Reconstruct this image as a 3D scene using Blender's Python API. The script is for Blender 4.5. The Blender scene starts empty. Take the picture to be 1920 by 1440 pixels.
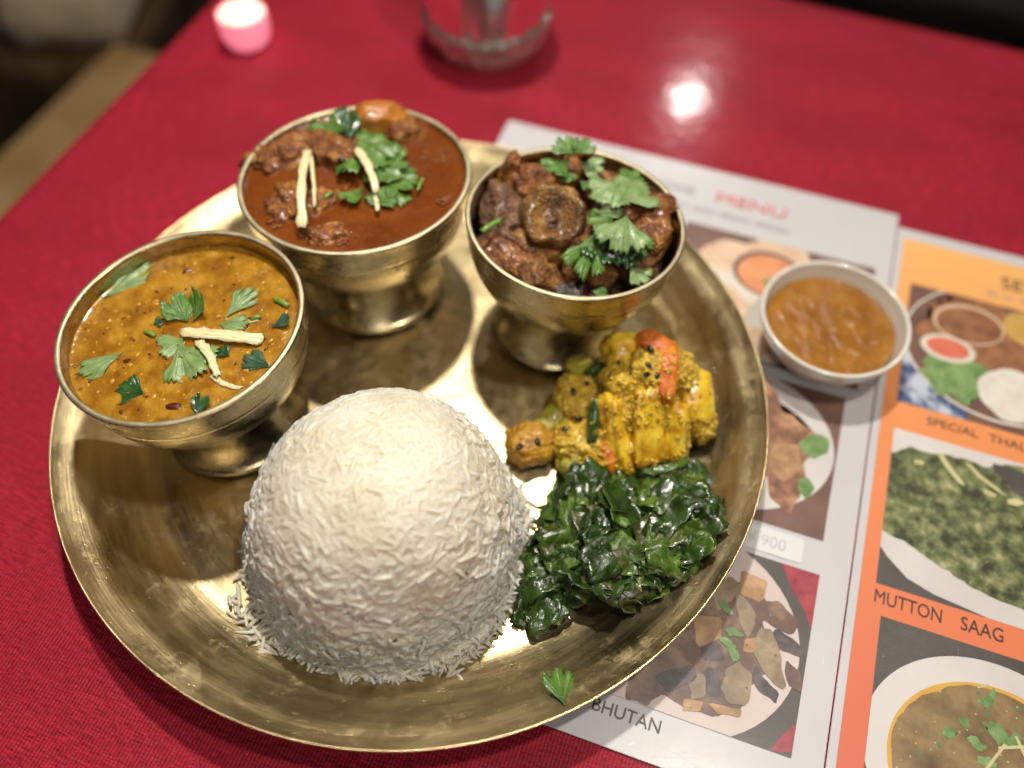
import bpy, bmesh, math, random
import numpy as np
from mathutils import Vector, Matrix, noise as mnoise, Quaternion
rnd = random.Random(7)
S = bpy.context.scene
C = S.collection
# ------------------------------------------------------------------ camera, world, lamps
F_PX, PITCH, ROLL, CAM_H = 1605.7, 0.98767, 0.02715, 0.36165
FW = Vector((0, math.cos(PITCH), -math.sin(PITCH)))
RT0 = Vector((1, 0, 0)); UP0 = RT0.cross(FW)
RT = RT0*math.cos(ROLL) + UP0*math.sin(ROLL); UP = -RT0*math.sin(ROLL) + UP0*math.cos(ROLL)
CAM = Vector((0, 0, CAM_H))
cam = bpy.data.cameras.new('camera'); co = bpy.data.objects.new('camera', cam); C.objects.link(co)
co.matrix_world = Matrix(((RT.x, UP.x, -FW.x, 0), (RT.y, UP.y, -FW.y, 0), (RT.z, UP.z, -FW.z, CAM_H), (0, 0, 0, 1)))
cam.sensor_width = 36; cam.lens = F_PX/1920*36; cam.clip_start = .01; cam.clip_end = 50
cam.dof.use_dof = True; cam.dof.focus_distance = .347; cam.dof.aperture_fstop = 2.6
S.camera = co
w = bpy.data.worlds.new('World'); S.world = w; w.use_nodes = True
w.node_tree.nodes['Background'].inputs[0].default_value = (1.0, .79, .60, 1)
w.node_tree.nodes['Background'].inputs[1].default_value = .035
S.view_settings.view_transform = 'Standard'; S.view_settings.look = 'None'; S.view_settings.exposure = 0; S.view_settings.gamma = 1
def lamp(name, loc, target, power, size, col):
    l = bpy.data.lights.new(name, 'AREA'); l.shape = 'DISK'; l.size = size; l.energy = power; l.color = col
    o = bpy.data.objects.new(name, l); C.objects.link(o); o.location = loc
    o.rotation_euler = (Vector(target)-Vector(loc)).to_track_quat('-Z', 'Y').to_euler()
    return o
lamp('ceiling_or_fill_lamp', (-.04, .62, 1.08), (-.16, .20, 0), 4.4, .055, (1, .94, .85)).data.spread = math.radians(115)
lamp('ceiling_or_fill_lamp', (.27, .14, 1.05), (.0, .2, 0), 4.4, .05, (1, .93, .83))
lamp('ceiling_or_fill_lamp', (.42, 1.78, 1.02), (.05, .4, 0), 3.2, .030, (1, .93, .88))
lamp('ceiling_or_fill_lamp', (.12, -.62, 1.15), (-.03, .2, .03), 4.6, .42, (1, .92, .82))  # soft fill added behind the camera to brighten the rice front, no real fixture
S.cycles.max_bounces = 8; S.cycles.transparent_max_bounces = 8; S.cycles.caustics_reflective = False; S.cycles.caustics_refractive = True
S.cycles.sample_clamp_indirect = 4

def at(px, py, z=0.0):
    d = RT*((px-960)/F_PX) - UP*((py-720)/F_PX) + FW
    return CAM + d*((z-CAM_H)/d.z)
# ------------------------------------------------------------------ material helpers
def newmat(name):
    m = bpy.data.materials.new(name); m.use_nodes = True
    nt = m.node_tree; return m, nt, nt.nodes, nt.links, nt.nodes['Principled BSDF']
def setin(b, **k):
    names = dict(rough='Roughness', metal='Metallic', coat='Coat Weight', coatr='Coat Roughness', sss='Subsurface Weight', trans='Transmission Weight', ior='IOR', sheen='Sheen Weight', spec='Specular IOR Level', alpha='Alpha', aniso='Anisotropic')
    for a, v in k.items(): b.inputs[names[a]].default_value = v
def ramp(N, L, fac, stops):
    r = N.new('ShaderNodeValToRGB'); e = r.color_ramp.elements
    while len(e) < len(stops): e.new(.5)
    for el, (p, c) in zip(e, stops): el.position = p; el.color = (*c, 1)
    L.new(fac, r.inputs[0]); return r.outputs[0]
def coords(N, L, scale=(1, 1, 1), kind='Object', off=(0, 0, 0)):
    t = N.new('ShaderNodeTexCoord'); mp = N.new('ShaderNodeMapping'); mp.inputs['Scale'].default_value = scale; mp.inputs['Location'].default_value = off
    L.new(t.outputs[kind], mp.inputs[0]); return mp.outputs[0]
def noise(N, L, vec, scale, detail=4, rough=.55, dist=0):
    n = N.new('ShaderNodeTexNoise'); n.inputs['Scale'].default_value = scale; n.inputs['Detail'].default_value = detail
    n.inputs['Roughness'].default_value = rough; n.inputs['Distortion'].default_value = dist; L.new(vec, n.inputs['Vector']); return n.outputs['Fac']
def bump(N, L, b, height, dist, strength=1, prev=None):
    n = N.new('ShaderNodeBump'); n.inputs['Distance'].default_value = dist; n.inputs['Strength'].default_value = strength
    L.new(height, n.inputs['Height'])
    if prev: L.new(prev, n.inputs['Normal'])
    L.new(n.outputs[0], b.inputs['Normal']); return n.outputs[0]
def mix(N, L, fac, a, b, mode='MIX'):
    n = N.new('ShaderNodeMix'); n.data_type = 'RGBA'; n.blend_type = mode
    for v, i in ((fac, 0), (a, 6), (b, 7)):
        if isinstance(v, (int, float)): n.inputs[i].default_value = v
        elif isinstance(v, tuple): n.inputs[i].default_value = (*v, 1)
        else: L.new(v, n.inputs[i])
    return n.outputs[2]
def organic(name, stops, scale=120, bscale=500, bdist=.0004, rough=.4, detail=5, voro=None, dots=None, **k):
    """noise coloured food: stops = colour ramp; dots = (scale, threshold, colour) small inclusions"""
    m, nt, N, L, b = newmat(name); v = coords(N, L)
    col = ramp(N, L, noise(N, L, v, scale, detail), stops)
    if dots:
        for sc, th, c in dots:
            vo = N.new('ShaderNodeTexVoronoi'); vo.inputs['Scale'].default_value = sc; L.new(v, vo.inputs['Vector'])
            r = ramp(N, L, vo.outputs['Distance'], [(th, (1, 1, 1)), (th+.06, (0, 0, 0))])
            col = mix(N, L, r, col, c)
    L.new(col, b.inputs['Base Color']); setin(b, rough=rough, **k)
    h = noise(N, L, v, bscale, 3)
    if voro:
        vo = N.new('ShaderNodeTexVoronoi'); vo.inputs['Scale'].default_value = voro; L.new(v, vo.inputs['Vector'])
        mm = N.new('ShaderNodeMath'); mm.operation = 'ADD'; L.new(h, mm.inputs[0]); L.new(vo.outputs['Distance'], mm.inputs[1]); h = mm.outputs[0]
    bump(N, L, b, h, bdist)
    if k.get('sss'):
        b.inputs['Subsurface Radius'].default_value = (1, .7, .4); b.inputs['Subsurface Scale'].default_value = .002
    return m
def brass(name, base, dark, rough=(.24, .42), streak=900, bdist=.00006, dull=0.0):
    m, nt, N, L, b = newmat(name)
    t = N.new('ShaderNodeTexCoord'); sx = N.new('ShaderNodeSeparateXYZ'); L.new(t.outputs['Object'], sx.inputs[0])
    def M(op, a, bb=None):
        n = N.new('ShaderNodeMath'); n.operation = op
        for i, v in enumerate((a, bb)):
            if v is None: continue
            if isinstance(v, (int, float)): n.inputs[i].default_value = v
            else: L.new(v, n.inputs[i])
        return n.outputs[0]
    r = M('SQRT', M('ADD', M('MULTIPLY', sx.outputs[0], sx.outputs[0]), M('MULTIPLY', sx.outputs[1], sx.outputs[1])))
    an = M('ARCTAN2', sx.outputs[1], sx.outputs[0])
    cv = N.new('ShaderNodeCombineXYZ'); L.new(M('MULTIPLY', r, 1.0), cv.inputs[0]); L.new(M('MULTIPLY', an, .004), cv.inputs[1]); L.new(sx.outputs[2], cv.inputs[2])
    st = noise(N, L, cv.outputs[0], streak, 3, .6)
    cv2 = N.new('ShaderNodeCombineXYZ'); L.new(M('MULTIPLY', r, 1.0), cv2.inputs[0]); L.new(M('MULTIPLY', an, .02), cv2.inputs[1]); L.new(sx.outputs[2], cv2.inputs[2])
    st2 = noise(N, L, cv2.outputs[0], streak*.25, 4, .6)
    pat = noise(N, L, coords(N, L), 32, 5, .6)
    c1 = ramp(N, L, pat, [(.35, dark), (.62, base)])
    c2 = mix(N, L, .35, c1, ramp(N, L, st2, [(.35, tuple(x*.6 for x in base)), (.65, tuple(min(1, x*1.15) for x in base))]))
    spot = ramp(N, L, noise(N, L, coords(N, L, off=(3, 1, 2)), 190, 4, .7), [(.62, (0, 0, 0)), (.72, (1, 1, 1))])
    c3 = mix(N, L, spot, c2, tuple(min(1, x*1.1+.05) for x in base))
    L.new(c3, b.inputs['Base Color'])
    ra = N.new('ShaderNodeMapRange'); L.new(M('ADD', M('MULTIPLY', st2, .5), M('MULTIPLY', pat, .5)), ra.inputs[0])
    ra.inputs[1].default_value = .35; ra.inputs[2].default_value = .65; ra.inputs[3].default_value = rough[0]; ra.inputs[4].default_value = rough[1]
    L.new(ra.outputs[0], b.inputs['Roughness']); setin(b, metal=1.0)
    sm = ramp(N, L, noise(N, L, coords(N, L, off=(7, 3, 5)), 70, 6, .75), [(.56, (0, 0, 0)), (.70, (1, 1, 1))])
    rr2 = mix(N, L, sm, ra.outputs[0], (.62, .62, .62)); L.new(rr2, b.inputs['Roughness'])
    p = None
    for sc_, of_ in (((1, 45, 45), 1), ((45, 1, 45), 4), ((30, 34, 2), 8)):
        q_ = noise(N, L, coords(N, L, sc_, off=(of_, of_*.7, 0)), 26, 2, .7)
        p = bump(N, L, b, ramp(N, L, q_, [(.66, (0, 0, 0)), (.70, (1, 1, 1))]), .00005, .5, p)
    p = bump(N, L, b, st, bdist, 1, p); bump(N, L, b, noise(N, L, coords(N, L), 60, 3), .0004, 1, p)
    return m
# ------------------------------------------------------------------ object helpers
def tag(o, label=None, cat=None, group=None, kind=None):
    for k, v in (('label', label), ('category', cat), ('group', group), ('kind', kind)):
        if v: o[k] = v
    return o
def empty(name, loc, rz=0, label=None, cat=None, group=None):
    o = bpy.data.objects.new(name, None); C.objects.link(o); o.location = loc; o.rotation_euler = (0, 0, rz); o.empty_display_size = .02
    return tag(o, label, cat, group)
def mesh(name, V, Fc, mats, parent=None, smooth=True, loc=None, uv=None, midx=None):
    me = bpy.data.meshes.new(name); me.from_pydata([tuple(v) for v in V], [], [tuple(f) for f in Fc])
    if not isinstance(mats, (list, tuple)): mats = [mats]
    for m in mats: me.materials.append(m)
    if smooth: me.polygons.foreach_set('use_smooth', [True]*len(me.polygons))
    if uv is not None:
        l = me.uv_layers.new(name='UVMap'); vi = np.zeros(len(me.loops), int); me.loops.foreach_get('vertex_index', vi)
        l.data.foreach_set('uv', np.asarray(uv, float)[vi].ravel())
    if midx is not None: me.polygons.foreach_set('material_index', midx)
    me.update()
    o = bpy.data.objects.new(name, me); C.objects.link(o)
    if parent: o.parent = parent
    if loc is not None: o.location = loc
    return o
def npmesh(name, V, Fq, mat, parent=None, smooth=True):
    """fast path: V (n,3), Fq (m,k) numpy"""
    me = bpy.data.meshes.new(name); k = Fq.shape[1]
    me.vertices.add(len(V)); me.vertices.foreach_set('co', V.astype(np.float32).ravel())
    me.loops.add(Fq.size); me.loops.foreach_set('vertex_index', Fq.astype(np.int32).ravel())
    me.polygons.add(len(Fq)); me.polygons.foreach_set('loop_start', np.arange(0, Fq.size, k, dtype=np.int32))
    me.polygons.foreach_set('use_smooth', [smooth]*len(Fq)); me.materials.append(mat); me.update(calc_edges=True); me.validate()
    o = bpy.data.objects.new(name, me); C.objects.link(o)
    if parent: o.parent = parent
    return o
def lathe_data(prof, n=128, wob=0, seed=0):
    V = []; Fc = []; rings = []
    for r, z in prof:
        if r < 1e-6: rings.append([len(V)]); V.append((0, 0, z))
        else:
            rings.append(list(range(len(V), len(V)+n)))
            for i in range(n):
                a = 2*math.pi*i/n; k = 1+(wob*mnoise.noise(Vector((math.cos(a)*1.3+seed, math.sin(a)*1.3, z*20))) if wob else 0)
                V.append((r*k*math.cos(a), r*k*math.sin(a), z))
    for A, B in zip(rings, rings[1:]):
        for i in range(n):
            j = (i+1) % n
            if len(A) == 1 and len(B) > 1: Fc.append((A[0], B[i], B[j]))
            elif len(B) == 1 and len(A) > 1: Fc.append((A[i], B[0], A[j]))
            elif len(A) > 1: Fc.append((A[i], B[i], B[j], A[j]))
    return V, Fc
def smoothprof(pts, k=6):
    """Catmull-Rom through the profile points"""
    out = []; P = [pts[0]]+list(pts)+[pts[-1]]
    for i in range(1, len(P)-2):
        for s in range(k):
            t = s/k; q = []
            for d in range(2):
                a, b, c, e = P[i-1][d], P[i][d], P[i+1][d], P[i+2][d]
                q.append(.5*((2*b)+(-a+c)*t+(2*a-5*b+4*c-e)*t*t+(-a+3*b-3*c+e)*t**3))
            out.append((max(q[0], 0), q[1]))
    out.append(pts[-1]); return out
def lathe(name, prof, mat, parent=None, n=128, loc=None, wob=0, seed=0):
    V, Fc = lathe_data(prof, n, wob, seed); return mesh(name, V, Fc, mat, parent, True, loc)
def box(name, x0, y0, z0, x1, y1, z1, mat, parent=None, bev=0):
    bm = bmesh.new(); bmesh.ops.create_cube(bm, size=1)
    for v in bm.verts: v.co = Vector(((x0+x1)/2+v.co.x*(x1-x0), (y0+y1)/2+v.co.y*(y1-y0), (z0+z1)/2+v.co.z*(z1-z0)))
    if bev: bmesh.ops.bevel(bm, geom=bm.edges[:], offset=bev, segments=3, affect='EDGES')
    me = bpy.data.meshes.new(name); bm.to_mesh(me); bm.free(); me.materials.append(mat)
    o = bpy.data.objects.new(name, me); C.objects.link(o)
    if parent: o.parent = parent
    return o
_ico = {}
def ico(sub):
    if sub not in _ico:
        bm = bmesh.new(); bmesh.ops.create_icosphere(bm, subdivisions=sub, radius=1)
        _ico[sub] = ([v.co.copy() for v in bm.verts], [tuple(v.index for v in f.verts) for f in bm.faces]); bm.free()
    return _ico[sub]
def fbm(p, o=4):
    a = 1; s = 0; q = Vector(p)
    for _ in range(o): s += a*mnoise.noise(q); q = q*2.1+Vector((3.1, 1.7, 9.2)); a *= .5
    return s
def blob(name, loc, size, mat, seed=0, amp=.35, freq=1.3, box_=.0, rot=None, sub=4, fine=.0, fineF=9, parent=None, post=None, rel=None):
    """irregular chunk: an icosphere squared off by box_, pushed about by noise"""
    V, Fc = ico(sub); out = []
    R_ = (rot if rot is not None else Quaternion((rnd.uniform(-1, 1), rnd.uniform(-1, 1), rnd.uniform(-1, 1), 1)).normalized()).to_matrix()
    so = Vector((seed*7.3, seed*3.1, seed*1.7))
    for v in V:
        p = v.copy()
        if box_:
            m_ = max(abs(p.x), abs(p.y), abs(p.z)); q = p/m_; p = p.lerp(q, box_)
        p = p*(1+amp*fbm(v*freq+so, 4))
        if fine: p = p*(1+fine*mnoise.noise(v*fineF+so)+fine*.6*mnoise.noise(v*fineF*2.3+so))
        p = Vector((p.x*size[0], p.y*size[1], p.z*size[2]))
        if post: p = post(p)
        out.append(R_@p)
    return mesh(name, out, Fc, mat, parent, True, loc)
def frame(P0, P1, up=Vector((0, 0, 1)), roll=0):
    x = (P1-P0).normalized(); y = up.cross(x).normalized(); z = x.cross(y)
    if roll: q = Quaternion(x, roll); y = q@y; z = q@z
    return Matrix(((x.x, y.x, z.x, P0.x), (x.y, y.y, z.y, P0.y), (x.z, y.z, z.z, P0.z), (0, 0, 0, 1)))
def leaf_data(Ln, spread=1.1, lobes=3, depth=.3, teeth=.11, curl=0, pleat=.03, wscale=1.0, seed=0, m=9, n=54, torn=0):
    V = []; UV = []; Fc = []
    so = Vector((seed*5.1, seed*2.3, 0))
    for i in range(m+1):
        s = i/m
        for j in range(n+1):
            t = -1+2*j/n
            ph = (t*lobes+lobes) / 2; fr = ph-math.floor(ph); dn = min(fr, 1-fr)
            e = math.cos(t*.85)**.45
            if 0 < j < n: r = e*(1-depth*.8*math.exp(-(dn/.085)**2))
            else: r = e*.8
            tw = abs(((t*lobes*2.5) % 1)-.5)*2
            r *= 1-teeth*tw+.12*mnoise.noise(Vector((t*2.5, seed, 0)))
            if torn: r *= 1-torn*max(0, mnoise.noise(Vector((t*1.4, seed*3.3, 1)))+.1)
            rr = Ln*r*s; a = t*spread*(.35+.65*s**.5)
            x = rr*math.cos(a); y = rr*math.sin(a)*wscale
            z = curl*x*x/Ln + pleat*Ln*s*math.cos(t*lobes*math.pi) + .10*Ln*fbm(Vector((x, y, 0))/Ln*2.2+so, 2)*s
            V.append((x, y, z)); UV.append((t*.5+.5, s))
    for i in range(m):
        for j in range(n):
            a = i*(n+1)+j; Fc.append((a, a+1, a+n+2, a+n+1))
    return V, Fc, UV
def leaf(name, P0, P1, mat, up=Vector((0, 0, 1)), roll=0, parent=None, **k):
    Ln = (P1-P0).length; V, Fc, UV = leaf_data(Ln, **k)
    M_ = frame(P0, P1, up, roll)
    o = mesh(name, V, Fc, mat, parent, True, None, UV)
    md = o.modifiers.new('thickness', 'SOLIDIFY'); md.thickness = .0002
    o.matrix_local = M_ if parent is None else parent.matrix_world.inverted()@M_
    return o
def tube_data(pts, rad, n=8, flat=1.0):
    V = []; Fc = []
    for i, p in enumerate(pts):
        d = (pts[min(i+1, len(pts)-1)]-pts[max(i-1, 0)]).normalized()
        u = d.cross(Vector((0, 0, 1)));
        if u.length < .1: u = d.cross(Vector((1, 0, 0)))
        u.normalize(); v = u.cross(d); r = rad[i] if isinstance(rad, (list, tuple)) else rad
        for j in range(n):
            a = 2*math.pi*j/n; V.append(p+u*(r*math.cos(a))+v*(r*flat*math.sin(a)))
    for i in range(len(pts)-1):
        for j in range(n):
            k = (j+1) % n; Fc.append((i*n+j, i*n+k, (i+1)*n+k, (i+1)*n+j))
    Fc.append(tuple(range(n))[::-1]); Fc.append(tuple(range((len(pts)-1)*n, len(pts)*n)))
    return V, Fc
def strip(name, P0, P1, wd, ht, mat, bend=0.0, lift=0.0, seed=0, parent=None, taper=.7):
    """a shred (ginger, stalk): square-ish bar with frayed ends, built about its own middle"""
    mid = (P0+P1)/2; d = P1-P0; side = d.cross(Vector((0, 0, 1))).normalized(); V = []; Fc = []; UV = []; n = 22
    for i in range(n+1):
        t = i/n; c = P0+d*t-mid+side*(bend*d.length*4*t*(1-t))+Vector((0, 0, lift*4*t*(1-t)))
        k = (1-(1-taper)*t)*(1 if 0 < i < n else .75)
        for a, b in ((-1, -1), (1, -1), (1.0, .55), (.55, 1), (-.55, 1), (-1.0, .5)):
            nn = mnoise.noise(Vector((t*9, a*2+seed, b)))*.5; UV.append((len(UV) % 6/6, t))
            V.append(c+side*(a*wd/2*k*(1+nn))+d.normalized()*(wd*.5*mnoise.noise(Vector((a*3+seed, b*3, t*2))) if i in (0, n) else 0)+Vector((0, 0, (b*.5+.5)*ht*.75*k*(1+nn))))
    for i in range(n):
        for j in range(6):
            q = (j+1) % 6; Fc.append((i*6+j, i*6+q, (i+1)*6+q, (i+1)*6+j))
    Fc.append(tuple(range(6))[::-1]); Fc.append(tuple(range(n*6, n*6+6)))
    return mesh(name, V, Fc, mat, parent, True, mid, UV)
# ------------------------------------------------------------------ materials
def cloth_mat():
    m, nt, N, L, b = newmat('red_cloth'); v = coords(N, L)
    big = noise(N, L, coords(N, L, (1, 3.0, 1)), 9, 4, .6)
    slub = noise(N, L, coords(N, L, (1, 9, 1)), 150, 4, .65)
    wv = N.new('ShaderNodeTexWave'); wv.inputs['Scale'].default_value = 205; wv.inputs['Distortion'].default_value = 1.5; wv.inputs['Detail'].default_value = 2; wv.inputs['Detail Scale'].default_value = 2.5; wv.bands_direction = 'X'; L.new(v, wv.inputs['Vector'])
    fine = noise(N, L, coords(N, L, (2.2, 1, 1)), 1300, 2, .6)
    c = ramp(N, L, slub, [(.40, (.11, .0012, .006)), (.60, (.60, .013, .040))])
    c = mix(N, L, ramp(N, L, big, [(.38, (.0, .0, .0)), (.62, (.9, .9, .9))]), c, (.24, .0035, .013))
    c = mix(N, L, ramp(N, L, noise(N, L, v, 60, 4), [(.35, (.30,)*3), (.65, (.6,)*3)]), c, ramp(N, L, wv.outputs['Color'], [(0, (.09, .001, .006)), (1, (.52, .020, .052))]))
    c = mix(N, L, ramp(N, L, fine, [(.62, (0, 0, 0)), (.75, (.7, .7, .7))]), c, (.75, .12, .19))
    L.new(c, b.inputs['Base Color']); setin(b, rough=.6, spec=.22, coat=.26, coatr=.12)
    p = bump(N, L, b, wv.outputs['Fac'], .00016, .7); bump(N, L, b, noise(N, L, coords(N, L, (1, 4, 1)), 120, 5), .0016, .9, p)
    gl = N.new('ShaderNodeBump'); gl.inputs['Distance'].default_value = .00018; L.new(noise(N, L, v, 45, 3), gl.inputs['Height']); L.new(gl.outputs[0], b.inputs['Coat Normal'])
    return m
M_CLOTH = cloth_mat()
M_PLATE = brass('plate_brass', (.70, .565, .32), (.45, .355, .18), (.27, .43), 900, .00010)
M_BOWL = brass('bowl_brass', (.54, .46, .285), (.38, .315, .175), (.20, .34), 1100, .00004)
M_RIMB = brass('rim_brass', (.66, .57, .38), (.50, .42, .26), (.50, .62), 1100, .00012)
M_DAL = organic('dal', [(.30, (.22, .080, .005)), (.46, (.31, .135, .009)), (.56, (.38, .185, .013)), (.70, (.48, .25, .03))], 130, 330, .0006, .24, 7, sss=.2, coat=.5, coatr=.1,
                dots=[(150, .06, (.56, .28, .03)), (90, .07, (.24, .08, .012))])
M_CURRY = organic('curry', [(.30, (.12, .026, .004)), (.5, (.175, .043, .006)), (.75, (.23, .066, .010))], 50, 420, .00035, .2, 6, coat=.6, coatr=.08, sss=.15, dots=[(420, .08, (.42, .12, .015))])
M_SAUCE = organic('sauce', [(.3, (.25, .09, .008)), (.55, (.35, .145, .013)), (.75, (.42, .19, .022))], 70, 420, .0008, .16, 5, coat=1.0, coatr=.04, sss=.2)
M_MEAT = organic('mutton', [(.30, (.07, .025, .007)), (.45, (.20, .075, .017)), (.58, (.36, .155, .034)), (.75, (.52, .26, .07))], 110, 800, .0010, .42, 8, voro=750, coat=.28, coatr=.22)
M_MEATD = organic('stewed_meat', [(.30, (.075, .022, .005)), (.48, (.24, .075, .013)), (.66, (.48, .21, .040))], 120, 750, .0010, .38, 8, voro=650, coat=.35, coatr=.2)
M_MEATG = organic('grey_mutton', [(.30, (.08, .034, .018)), (.5, (.21, .10, .050)), (.7, (.36, .19, .10))], 160, 900, .0012, .3, 8, voro=700, coat=.25, coatr=.25)
M_MASALA = organic('bone_slice', [(.34, (.05, .018, .005)), (.45, (.20, .085, .016)), (.56, (.33, .16, .032)), (.68, (.50, .29, .08))], 100, 950, .0011, .42, 9, voro=800, coat=.4, coatr=.2)
M_DARKSAUCE = organic('dark_gravy', [(.35, (.012, .004, .002)), (.65, (.05, .014, .005))], 120, 500, .001, .2, 5, coat=.6)
M_TOMATO = organic('tomato', [(.3, (.30, .085, .010)), (.6, (.50, .19, .028))], 110, 300, .0008, .35, 4, coat=.35, sss=.3)
M_POTATO = organic('potato', [(.36, (.46, .23, .012)), (.47, (.72, .44, .022)), (.58, (.84, .60, .045)), (.70, (.88, .70, .10))], 95, 420, .0006, .3, 7, sss=.3, coat=.4, coatr=.15)
M_BROWNP = organic('fried_potato', [(.32, (.30, .12, .008)), (.5, (.50, .25, .015)), (.70, (.66, .38, .04))], 120, 600, .0010, .4, 7, voro=500, sss=.2, coat=.25, coatr=.2)
M_CAULI = organic('cauliflower', [(.30, (.36, .20, .012)), (.48, (.66, .41, .025)), (.68, (.86, .62, .09))], 190, 900, .0009, .36, 7, voro=900, coat=.3, coatr=.15, sss=.15)
M_CARROT = organic('carrot', [(.3, (.46, .10, .006)), (.55, (.70, .17, .010)), (.72, (.74, .38, .03))], 130, 700, .0006, .25, 5, coat=.6, sss=.3)
M_BEAN = organic('green_bean', [(.35, (.008, .03, .006)), (.55, (.025, .08, .012)), (.68, (.35, .27, .02))], 170, 600, .0007, .22, 5, coat=.7)
M_ZUC = organic('marrow', [(.3, (.24, .20, .012)), (.55, (.42, .38, .035)), (.72, (.58, .36, .04))], 110, 600, .0008, .26, 5, coat=.6, sss=.25)
M_SEED = organic('black_seed', [(.4, (.004, .004, .005)), (.6, (.012, .012, .014))], 300, 900, .0002, .25, 2, coat=.6)
def ginger_mat():
    m, nt, N, L, b = newmat('ginger'); v = coords(N, L, (9, 1.2, 1), 'UV'); f = noise(N, L, v, 3.2, 5, .6)
    L.new(ramp(N, L, f, [(.36, (.66, .50, .20)), (.5, (.82, .72, .40)), (.62, (.90, .84, .60))]), b.inputs['Base Color']); setin(b, rough=.35, coat=.3, coatr=.2, sss=.3)
    b.inputs['Subsurface Scale'].default_value = .0015; bump(N, L, b, f, .0004); return m
M_GINGER = ginger_mat()
def leaf_mat(name, dark, mid, vein, rough=.35, coat=.35, trans=.0, k=17):
    m, nt, N, L, b = newmat(name); v = coords(N, L)
    u = N.new('ShaderNodeTexCoord'); s = N.new('ShaderNodeSeparateXYZ'); L.new(u.outputs['UV'], s.inputs[0])
    def M(op, a, bb=None):
        n = N.new('ShaderNodeMath'); n.operation = op
        for i, q in enumerate((a, bb)):
            if q is None: continue
            if isinstance(q, (int, float)): n.inputs[i].default_value = q
            else: L.new(q, n.inputs[i])
        return n.outputs[0]
    ve = M('ABSOLUTE', M('SINE', M('ADD', M('MULTIPLY', s.outputs[0], math.pi*k/2), M('MULTIPLY', noise(N, L, v, 120, 2), 1.2))))
    vr = ramp(N, L, ve, [(0.0, (1, 1, 1)), (.10, (.35, .35, .35)), (.22, (0, 0, 0))])
    c = ramp(N, L, noise(N, L, v, 160, 5), [(.3, dark), (.7, mid)])
    L.new(mix(N, L, M('MULTIPLY', vr, .55), c, vein), b.inputs['Base Color']); setin(b, rough=rough, coat=coat, coatr=.18)
    p = bump(N, L, b, ve, .00025, .8); bump(N, L, b, noise(N, L, v, 420, 3), .0004, .8, p)
    return m
M_CORI = leaf_mat('coriander', (.045, .12, .014), (.13, .25, .04), (.27, .38, .12), .42, .15)
M_CORIP = leaf_mat('pale_coriander', (.13, .22, .06), (.25, .36, .13), (.40, .50, .25), .42, .15)
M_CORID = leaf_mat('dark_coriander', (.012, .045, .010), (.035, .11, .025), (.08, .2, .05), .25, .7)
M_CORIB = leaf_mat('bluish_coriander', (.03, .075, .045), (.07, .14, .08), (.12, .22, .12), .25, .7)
M_STEM = organic('coriander_stem', [(.3, (.10, .22, .03)), (.7, (.24, .40, .08))], 300, 900, .0002, .3, 3, coat=.4)
def greens_mat(name, dark, mid, vein, rough=.38, coat=.45):
    m, nt, N, L, b = newmat(name); v = coords(N, L); t = N.new('ShaderNodeTexCoord'); s = N.new('ShaderNodeSeparateXYZ'); L.new(t.outputs['UV'], s.inputs[0])
    def M(op, *a):
        n = N.new('ShaderNodeMath'); n.operation = op
        for i, q in enumerate(a):
            if isinstance(q, (int, float)): n.inputs[i].default_value = q
            else: L.new(q, n.inputs[i])
        return n.outputs[0]
    wob = M('MULTIPLY', M('SUBTRACT', noise(N, L, v, 150, 2), .5), .25)
    side = M('ABSOLUTE', M('ADD', M('SUBTRACT', s.outputs[1], .5), wob))
    rib = M('ABSOLUTE', M('SINE', M('MULTIPLY', M('SUBTRACT', M('ADD', s.outputs[0], wob), M('MULTIPLY', side, .8)), 9.5)))
    lines = M('MAXIMUM', M('SUBTRACT', 1, M('MULTIPLY', side, 22)), M('SUBTRACT', .75, M('MULTIPLY', rib, 9)))
    lines = M('MAXIMUM', lines, 0)
    c = ramp(N, L, noise(N, L, v, 110, 6), [(.32, dark), (.5, mid), (.72, tuple(x*1.8 for x in mid))])
    L.new(mix(N, L, M('MULTIPLY', lines, .6), c, vein), b.inputs['Base Color'])
    L.new(ramp(N, L, noise(N, L, v, 260, 3), [(.35, (.16,)*3), (.65, (rough+.15,)*3)]), b.inputs['Roughness']); setin(b, coat=coat, coatr=.16)
    vo = N.new('ShaderNodeTexVoronoi'); vo.inputs['Scale'].default_value = 420; L.new(v, vo.inputs['Vector'])
    p = bump(N, L, b, rib, .0005, .7); p = bump(N, L, b, noise(N, L, v, 200, 4), .0007, .8, p); bump(N, L, b, vo.outputs['Distance'], .0002, .8, p)
    return m
M_G1 = greens_mat('cooked_greens', (.006, .016, .0018), (.019, .046, .0045), (.06, .11, .018))
M_G2 = greens_mat('lighter_greens', (.024, .055, .005), (.066, .125, .011), (.15, .24, .06))
M_G3 = greens_mat('olive_greens', (.022, .030, .006), (.065, .078, .016), (.16, .17, .06))
M_G4 = organic('purple_shred', [(.35, (.05, .012, .02)), (.65, (.24, .07, .09))], 260, 700, .0008, .25, 5, coat=.7)
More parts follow.
